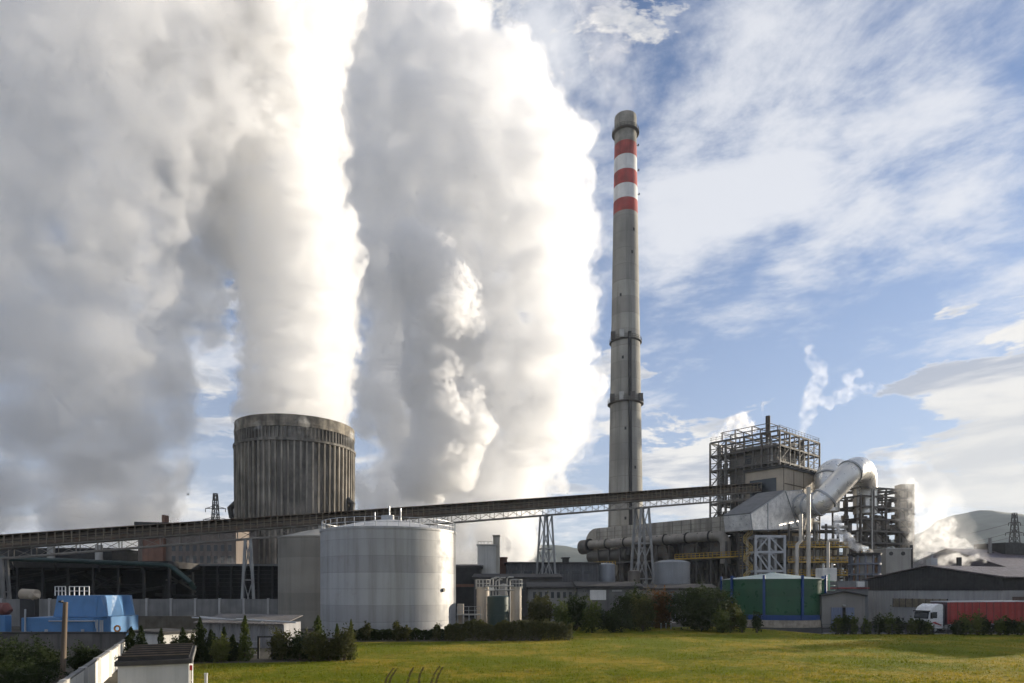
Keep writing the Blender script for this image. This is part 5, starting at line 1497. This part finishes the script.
hedge('hedge', 'thick olive hedge in front of the small tanks ending at the lawn', [(445,72),(510,72.5),(572,73)], lambda x: 621-(x-445)*.03, 1.3, 'olive', 15000, 2)
# saplings standing in the silo hedge
for px, yt, lab in ((367,624,'dark bushy sapling rising from the left end of the silo hedge'),(397,622,'tallest leafy sapling in the hedge under the silo'),(406,626,'short sapling just right of the tallest one under the silo'),(437,625,'slim sapling under the sunlit side of the silo')):
    shrub('sapling', lab, px, 72, 9, yt, 'olive', n=500, group='saplings in the silo hedge')
WIDE = 1.12
# bushes behind the lawn, centre
shrub('bush', 'yellow green bush behind the right end of the olive hedge', 540, 88, 24, 595, 'olive', n=2200, lump=.22)
shrub('bush', 'dark green bush under the slender trestle', 576, 90, 26, 598, 'dark', n=2200)
shrub('bush', 'lime tipped bush with pointed shoots before the white shutter', 561, 84, 17, 604, 'mid', n=1300, lump=.5)
shrub('bush', 'sunlit lime shrub in front of the low grey block', 592, 85, 18, 603, 'mid', n=1300, lump=.5)
shrub('bush', 'low dark shrub between the lime shrubs and round bushes', 613, 86, 30, 610, 'dark', n=1800)
shrub('bush', 'rounded dark green bush left of the rusty brown bush', 634, 92, 34, 590, 'dark', n=3200, lump=.2)
shrub('bush', 'olive bush tucked under the rounded dark green bush', 643, 88, 22, 597, 'olive', n=1500)
shrub('bush', 'bare twiggy pale bush above the rusty brown one', 653, 97, 24, 587, 'twig', n=700)
shrub('autumn_bush', 'round rusty brown autumn bush in the gap', 661, 95, 23, 591, 'rust', n=2600, lump=.15)
shrub('bush', 'largest dome shaped dark bush left of the green tank', 702, 90, 62, 585, 'dark', n=6500, lump=.13)
shrub('bush', 'small olive bush at the right foot of the dome shaped bush', 731, 88, 22, 603, 'olive', n=1500)
shrub('bush', 'little lime bush at the front of the dome shaped bush', 722, 85, 16, 611, 'mid', n=900, lump=.5)
WIDE = 1.45
hedge('hedge', 'low black-green hedge below the conifers right of the gate', [(274,52.6),(345,52.4)], lambda x: 647, .5, 'dark', 3500, 5)
# conifers and shrubs along the left lawn edge
for px, d, w_, yt, kd, shp, lab in (
  (131,50,12,627,'dark','cone','dark conifer at the left end, beside the diagonal wall'),
  (141,49.5,13,626,'dark','cone','second dark conifer from the left, before the shaded wall'),
  (161,51,8,629,'dark','cone','thin dark conifer on the corner of the white outbuilding'),
  (175,50.5,7,637,'olive','round','wispy little shrub before the white outbuilding'),
  (182.5,50,12,628,'dark','cone','dark conifer in front of the white outbuilding'),
  (191,50.5,8,635,'olive','round','twiggy shrub at the right corner of the outbuilding'),
  (200,51,15,618,'dark','cone','broad tall conifer right of the white outbuilding'),
  (211,51,14,630,'dark','cone','stout dark conifer left of the yellow green shrub'),
  (224,52,9,627,'dark','cone','slim conifer tip behind the yellow green shrub'),
  (221,50.5,13,637,'lime','round','yellow green round shrub among dark conifers'),
  (233,51.5,11,635,'dark','cone','low dark conifer before the tallest conifer'),
  (245,51.5,12,616,'mid','cone','tallest narrow conifer left of the black gate'),
  (281,52,16,629,'olive','round','yellowish shrub right of the black gate'),
  (300,52,17,632,'dark','round','dark rounded shrub beside the tall fence post'),
  (318,52,17,616,'mid','cone','tall conifer in front of the tan silo'),
  (314,51,17,630,'olive','round','olive shrub at the foot of the tall conifer'),
  (330,51.5,11,640,'olive','round','low brownish shrub between conifer and double shrub'),
  (337,52,8,624,'mid','cone','left spire of the sunlit shrub pair at the silo'),
  (345,51.5,16,627,'olive','round','sunlit bushy shrub at the right end of the row'),
  (351,52,8,620,'lime','cone','right spire of the sunlit shrub pair at the silo')):
    shrub('conifer' if shp == 'cone' else 'shrub', lab, px, d, w_, yt, kd, shp, n=1100 if w_ > 9 else 650, cat='conifer' if shp == 'cone' else 'shrub', group='planting along the left lawn edge')
WIDE = 1.0
# brambles in the dark corner
for px, d, w_, yt, lab in ((8,42,40,640,'dark bramble mound at the far left edge'),(40,40,46,643,'dark bramble mound left of the leaning pole'),(88,44,34,648,'dark bramble mound between pole and white wall'),(20,33,60,662,'nearest dark bramble mound at the lower left corner')):
    shrub('bramble', lab, px, d, w_, yt, 'dark', n=2600, cat='bush', group='brambles in the dark corner')
WIDE = 1.25
# young shrubs along the right fence
row = [(742,85.5,8,612,'mid'),(757,85,7,613,'dark'),(838,82,8,616,'mid'),(845,82,9,614,'dark'),(853,82,7,617,'mid'),(866,82,7,620,'mid'),(879,82,9,616,'dark'),(889,82,12,615,'mid'),(899,82,8,617,'dark'),(912,81.5,8,619,'mid'),
       (920,81.5,10,618,'dark'),(927,81.5,8,621,'mid'),(957,80.5,9,621,'dark'),(966,80.5,11,616,'mid'),(978,80.5,9,613,'lime'),(984,80.5,11,616,'dark'),(1000,80,10,617,'mid'),(1008,80,12,618,'dark'),(1021,80,10,619,'mid')]
where = ['before the left part of the green tank','below the first blue post of the green tank','before the left blue door leaf','before the gap of the blue doors','at the right jamb of the blue doors','at the right corner of the grey shed',
  'under the left end of the warehouse window strip','widest one under the warehouse window strip','under the right half of the window strip','just left of the truck nose','in front of the truck cab','below the truck cab door','under the front of the red trailer','left of the lime tipped one at the trailer',
  'lime tipped, tallest before the red trailer','right of the lime tipped one at the trailer','between the two trailer shrub pairs','before the rear of the red trailer','at the right edge of the picture']
for (px,d,w_,yt,kd), wr in zip(row, where):
    shrub('young_shrub', 'young shrub '+wr, px, d, w_, yt, kd, n=420, cat='shrub', group='young shrubs along the right fence', lump=.45)

# unseen poplars added beyond the right edge to darken the lawn with shadow
for k, (x, y, h, lab) in enumerate(((85,96,12.6,'nearest of the added shade-casting poplars beyond the right edge'),(89.5,97.5,12.2,'middle added shade-casting poplar beyond the right edge'),(94,99.5,12.8,'farthest of the added shade-casting poplars beyond the right edge'))):
    t = thing('shadow_caster_poplar', lab, 'tree', (x,y,0)); rnd = random.Random(77+k)
    MB().tube([(0,0,0),(.1,0,h*.5),(0,.1,h*.93)],[.24,.16,.03],8).build('trunk', M_BARK, t, local=True)
    m = MB()
    for q in range(12): a = rnd.uniform(0,6.28); z = rnd.uniform(2,h*.7); m.tube([(0,0,z),(math.cos(a)*.8,math.sin(a)*.8,z+1.6)],[.07,.02],5)
    m.build('limb', M_BARK, t, local=True)
    leaves(MB(), (0,0,1.2), 2.0, 2.0, (h-1.2)/2, 3200, .34, rnd, 'round', .3, 90+k).build('crown', LM['mid'], t, local=True)
# ------------------------------------------------------------------ steam
def gnoise(p):
    """Gradient noise over an array of points."""
    i = np.floor(p).astype(np.int64); f = p - i; u = f*f*f*(f*(f*6-15)+10); out = 0.0
    for dx in (0,1):
        for dy in (0,1):
            for dz in (0,1):
                h = ((i[:,0]+dx)*374761393 + (i[:,1]+dy)*668265263 + (i[:,2]+dz)*2147483647) & 0xffffffff
                h = ((h ^ (h >> 13))*1274126177) & 0xffffffff; h ^= h >> 16
                g = np.stack([(h & 255), (h >> 8) & 255, (h >> 16) & 255], 1)/127.5 - 1
                w_ = (u[:,0] if dx else 1-u[:,0])*(u[:,1] if dy else 1-u[:,1])*(u[:,2] if dz else 1-u[:,2])
                out = out + w_*((g*(f - np.array([dx,dy,dz]))).sum(1))
    return out

def plume_mesh(name, spheres, voxel, amp, scale, octs, seed, grow=1.0):
    """One closed billowing surface round a crowd of spheres."""
    bm = bmesh.new(); bmesh.ops.create_icosphere(bm, subdivisions=2, radius=1)
    bv = np.array([tuple(v.co) for v in bm.verts]); bf = np.array([[v.index for v in f.verts] for f in bm.faces]); bm.free()
    av = np.concatenate([bv*r*grow + np.array(c) for c, r in spheres]); af = np.concatenate([bf + k*len(bv) for k in range(len(spheres))])
    me = bpy.data.meshes.new(name)
    me.vertices.add(len(av)); me.vertices.foreach_set('co', av.astype('f').ravel())
    me.loops.add(af.size); me.loops.foreach_set('vertex_index', af.astype('i').ravel())
    me.polygons.add(len(af)); me.polygons.foreach_set('loop_start', np.arange(0, af.size, 3, dtype='i')); me.update(calc_edges=True)
    o = bpy.data.objects.new(name, me); COL.objects.link(o)
    rm = o.modifiers.new('r', 'REMESH'); rm.mode = 'VOXEL'; rm.voxel_size = voxel
    dg = bpy.context.evaluated_depsgraph_get()
    me2 = bpy.data.meshes.new_from_object(o.evaluated_get(dg))
    o.modifiers.clear(); o.data = me2; bpy.data.meshes.remove(me)
    # drop pockets shut inside: keep the one outer skin
    n = len(me2.vertices); e = np.empty(len(me2.edges)*2, 'i'); me2.edges.foreach_get('vertices', e); e = e.reshape(-1, 2)
    lab = np.arange(n)
    while True:
        new = lab.copy(); np.minimum.at(new, e[:,0], lab[e[:,1]]); np.minimum.at(new, e[:,1], lab[e[:,0]])
        new = new[new]
        if (new == lab).all(): break
        lab = new
    big = np.bincount(lab).argmax(); kill = np.nonzero(lab != big)[0]
    if len(kill):
        bm = bmesh.new(); bm.from_mesh(me2); bm.verts.ensure_lookup_table()
        bmesh.ops.delete(bm, geom=[bm.verts[int(k)] for k in kill], context='VERTS'); bm.to_mesh(me2); bm.free()
    n = len(me2.vertices); print('plume', name, n, round(time.time()-T0,1))
    co = np.empty(n*3, 'f'); me2.vertices.foreach_get('co', co); co = co.reshape(-1, 3)
    no = np.empty(n*3, 'f'); me2.vertices.foreach_get('normal', no); no = no.reshape(-1, 3)
    # soften the sphere seams
    e = np.empty(len(me2.edges)*2, 'i'); me2.edges.foreach_get('vertices', e); e = e.reshape(-1, 2)
    for _ in range(3):
        k = np.bincount(e.ravel(), minlength=n)
        s = np.stack([np.bincount(e[:,0], co[e[:,1],q], n)+np.bincount(e[:,1], co[e[:,0],q], n) for q in range(3)], 1)
        co = .5*co + .5*s/np.maximum(k, 1)[:,None]
    disp = np.zeros(n, 'f'); a, f = amp, scale
    off = Vector((seed*17.3, seed*5.1, seed*9.7))
    for _ in range(octs):
        disp += (a*(1.7*np.abs(gnoise(co*f + np.array(off))) - .35)).astype('f')
        a *= .58; f *= 2.05
    co2 = co + no*disp[:,None]
    me2.vertices.foreach_set('co', co2.ravel()); me2.update()
    me2.polygons.foreach_set('use_smooth', [True]*len(me2.polygons))
    return o

def billow(path, seed, kids=14, kr=(.28, .5), grand=0):
    """Spheres along a rising path [(x px, y px, depth m, radius px)], each with smaller ones swelling from its flanks."""
    rnd = random.Random(seed); out = []
    for (x, y, d, r) in path:
        c = P(x, y, d); rw = r*d/F
        out.append((c, rw))
        for _ in range(kids):
            a = rnd.uniform(0, 2*math.pi); b = rnd.uniform(-1, 1)
            q = math.sqrt(1-b*b)
            k = rnd.uniform(*kr); dv = Vector((q*math.cos(a), q*math.sin(a), b))
            out.append((c + dv*rw*(1.02-k*.4), rw*k))
            for _ in range(grand):
                e = (dv + Vector((rnd.uniform(-1,1),rnd.uniform(-1,1),rnd.uniform(-1,1)))*.9).normalized()
                out.append((c + dv*rw*(1.02-k*.4) + e*rw*k*.85, rw*k*rnd.uniform(.3,.5)))
    return out

def steam(label, path, dens, voxel, seed, layers=((1.12,.25),(1.0,.6),(.82,1.5)), amp=.16, kids=14, cat='steam', octs=5, kr=(.28,.5), grand=0, dense=False, grain=None):
    if dense:
        q = []
        for a, b in zip(path, path[1:]):
            q += [tuple(u+(v-u)*k/3 for u, v in zip(a, b)) for k in range(3)] if math.hypot(a[0]-b[0], a[1]-b[1]) < 30 else [a]
        path = q+[path[-1]]
    sp = billow(path, seed, kids, kr, grand)
    rmean = sum(r for _, r in sp)/len(sp)
    print('rmean', seed, rmean)
    root = thing('steam_plume', label, cat, P(*path[0][:3]))
    names = ('veil', 'body', 'core', 'heart')
    for i, ly in enumerate(layers):
        g, k = ly[:2]; am = ly[2] if len(ly) > 2 else 1.0
        o = plume_mesh(names[i], sp, voxel, min(rmean*amp*2.2, 6.0)*am, .42/max(rmean,1.0), octs, seed+i*.13, g)
        o.data.materials.append(steammat('steam_%s_%s' % (names[i], seed), dens*k*2.2, STEAM_COL, .5, grain or 1.1/max(rmean,1.0)*.6, *((.50,.68) if i == 0 and len(layers) > 1 else (.38,.64)), STEP))
        o.parent = root; o.matrix_parent_inverse = Matrix.Translation(root.location).inverted()
    return root
WHITE = 'tall white column of steam boiling out of the ribbed concrete cooling tower'
steam(WHITE,
  [(296,432,190,50),(296,415,190,52),(297,395,190,52),(297,375,190,53),(298,355,190,54),(299,335,190,54),(299,312,190,55),(298,288,190,57),(297,262,191,60),(290,238,192,62),(279,212,193,66),(254,185,194,74),(255,150,195,82),(245,118,195,90),(236,85,196,98),(228,50,197,106),(222,10,198,114),(215,-40,199,122)],
  .18, 1.0, 3, layers=((1.24,.12,1.9),(1.07,.5,1.5),(.96,.9,1.1)), kids=42, kr=(.12,.3), grand=2, amp=.30, octs=5)
steam('grey shaded bank of drifting steam filling the far left of the sky',
  [(140,548,196,40),(132,505,188,52),(118,460,178,66),(100,415,170,80),(78,365,162,92),(60,315,158,102),(62,258,156,104),(70,200,155,106),(95,140,155,116),(85,80,155,118),(120,30,155,118),(60,-10,155,120),(-20,420,165,92),(-25,330,158,100),(-30,505,172,66),(-40,240,156,110),(-40,120,156,110),(-30,10,156,120),(40,505,180,58),(150,420,176,34),(165,380,172,32),(160,470,184,34),(152,345,168,38),(178,318,185,34),(188,285,186,38),(192,245,187,42),(196,205,188,46),(200,330,186,26)],
  .06, 1.25, 5, grain=.075, layers=((1.24,.12,1.9),(1.07,.5,1.5),(.96,.9,1.1)), kids=26, kr=(.15,.34), grand=2, amp=.30)
steam('broad soft bank of bright steam rising behind the plant left of the striped chimney',
  [(440,545,300,48),(495,540,300,44),(425,500,300,66),(495,490,300,60),(470,445,298,72),(530,425,302,58),(430,400,295,74),(526,370,300,68),(440,340,295,78),(538,305,300,62),(430,270,297,82),(538,240,300,62),(425,200,298,84),(524,170,300,66),(415,130,298,84),(496,112,300,66),(405,70,298,74),(440,50,300,56),(375,20,300,66),(350,-30,300,84)],
  .075, 1.5, 9, grain=.085, layers=((1.24,.12,1.9),(1.07,.5,1.5),(.96,.9,1.1)), kids=26, kr=(.15,.34), grand=2, amp=.30)
steam('narrower billowing steam column with knobbly sunlit flank between cooling tower and chimney',
  [(425,478,252,26),(436,455,252,30),(446,430,252,32),(440,405,252,30),(432,380,252,32),(440,352,252,34),(448,325,252,38),(440,298,252,36),(428,272,253,32),(418,250,254,26),(466,445,254,20),(478,430,254,17),(458,472,254,20),(470,400,254,16),(472,335,254,18)],
  .24, .9, 12, layers=((1.24,.12,1.9),(1.07,.5,1.5),(.96,.9,1.1)), kids=40, kr=(.18,.42), grand=5, amp=.32)
WL = ((1.3,.4),(1.0,1.1))
steam('bright torn puff of steam drifting up behind the boiler house', [(801,433,190,5),(804,424,190,7),(807,413,190,8.5),(809,402,190,9),(814,392,190,10),(819,381,190,9),(820,370,190,8),(812,360,190,7),(809,349,190,5.5),(828,402,190,7.5),(841,397,190,8),(854,392,190,7.5),(868,389,190,6.5),(881,387,190,4.5),(848,378,190,7),(858,373,190,5)], .042, .42, 21, ((1.3,.4),(1.0,1.0)), amp=.34, kids=12, grain=.32)
steam('small bright steam cloud behind the boiler house roof frame', [(738,434,230,7),(733,424,230,8),(741,420,230,8),(748,428,230,8),(726,432,230,6),(716,438,230,6)], .16, .6, 23, WL, dense=True, grain=.45, amp=.25, kids=8)
steam('thread of steam from the roof vent of the boiler house', [(763.5,416,172.5,1.6),(763,411,172.5,1.9),(762.5,406,172.5,1.7),(763,401,172.5,1.2)], .16, .2, 25, WL, dense=True, grain=.45, amp=.3, kids=5)
steam('ragged curtain of steam drifting past the flat tan stack', [(920,566,150,9),(926,552,151,13),(934,540,152,15),(921,535,152,12),(918,518,153,11),(938,523,153,13),(945,535,153,10),(915,500,154,8),(912,485,155,7),(908,470,156,6),(914,460,156,5),(936,508,154,8),(955,545,153,10),(966,552,153,9),(978,556,153,7),(950,525,154,8),(944,500,155,6)], .075, .6, 27, ((1.25,.4),(.95,1.0)), amp=.34, kids=10)
steam('low steam trail rolling right behind the warehouse ridge', [(940,562,124,6),(950,560,124,6.5),(958,557,124,5),(966,563,124,4.5),(973,558,124,4),(977,556,124,3.5),(984,562,124,3)], .15, .4, 29, WL, dense=True, grain=.45, amp=.3, kids=8)
steam('white jet of steam blown left from the round steaming tank', [(872,552,133,2.4),(864,549,133,3.6),(857,547,133,5),(850,543,134,5),(845,537,134,5),(840,531,135,5),(838,524,135,4.5),(836,517,135,4)], .5, .3, 31, WL, dense=True, grain=.45, amp=.28, kids=8)
steam('faint steam wisp beside the white tower building', [(503,556,150,3),(506,551,150,4),(508,545,150,4.5),(506,538,150,3.5)], .16, .4, 33, WL, dense=True, grain=.45, amp=.3, kids=8)
steam('patch of steam in front of the brick factory', [(196,570,140,7),(207,566,140,8),(220,564,140,8),(232,562,140,7),(190,560,141,5)], .035, .6, 35, ((1.2,.5),(.9,1.0)), amp=.3, kids=8)
steam('faint bluish smoke drifting up from the chimney mouth', [(623,128,210,15),(622,112,210,15),(618,92,210,16),(613,68,210,19),(608,42,210,23),(603,14,211,27),(598,-18,211,31)], .011, .8, 37, ((1.1,1.0),), amp=.25, kids=10, cat='smoke', grain=.12)
steam('thin veil of steam hanging over the warehouse roofs right of the flat stack', [(930,560,143,24),(938,535,144,28),(930,510,145,28),(918,485,146,22),(908,462,147,16),(958,550,143,20),(975,562,142,14)], .014, 1.0, 39, ((1.1,1.0),), amp=.3, kids=14, grain=.16)
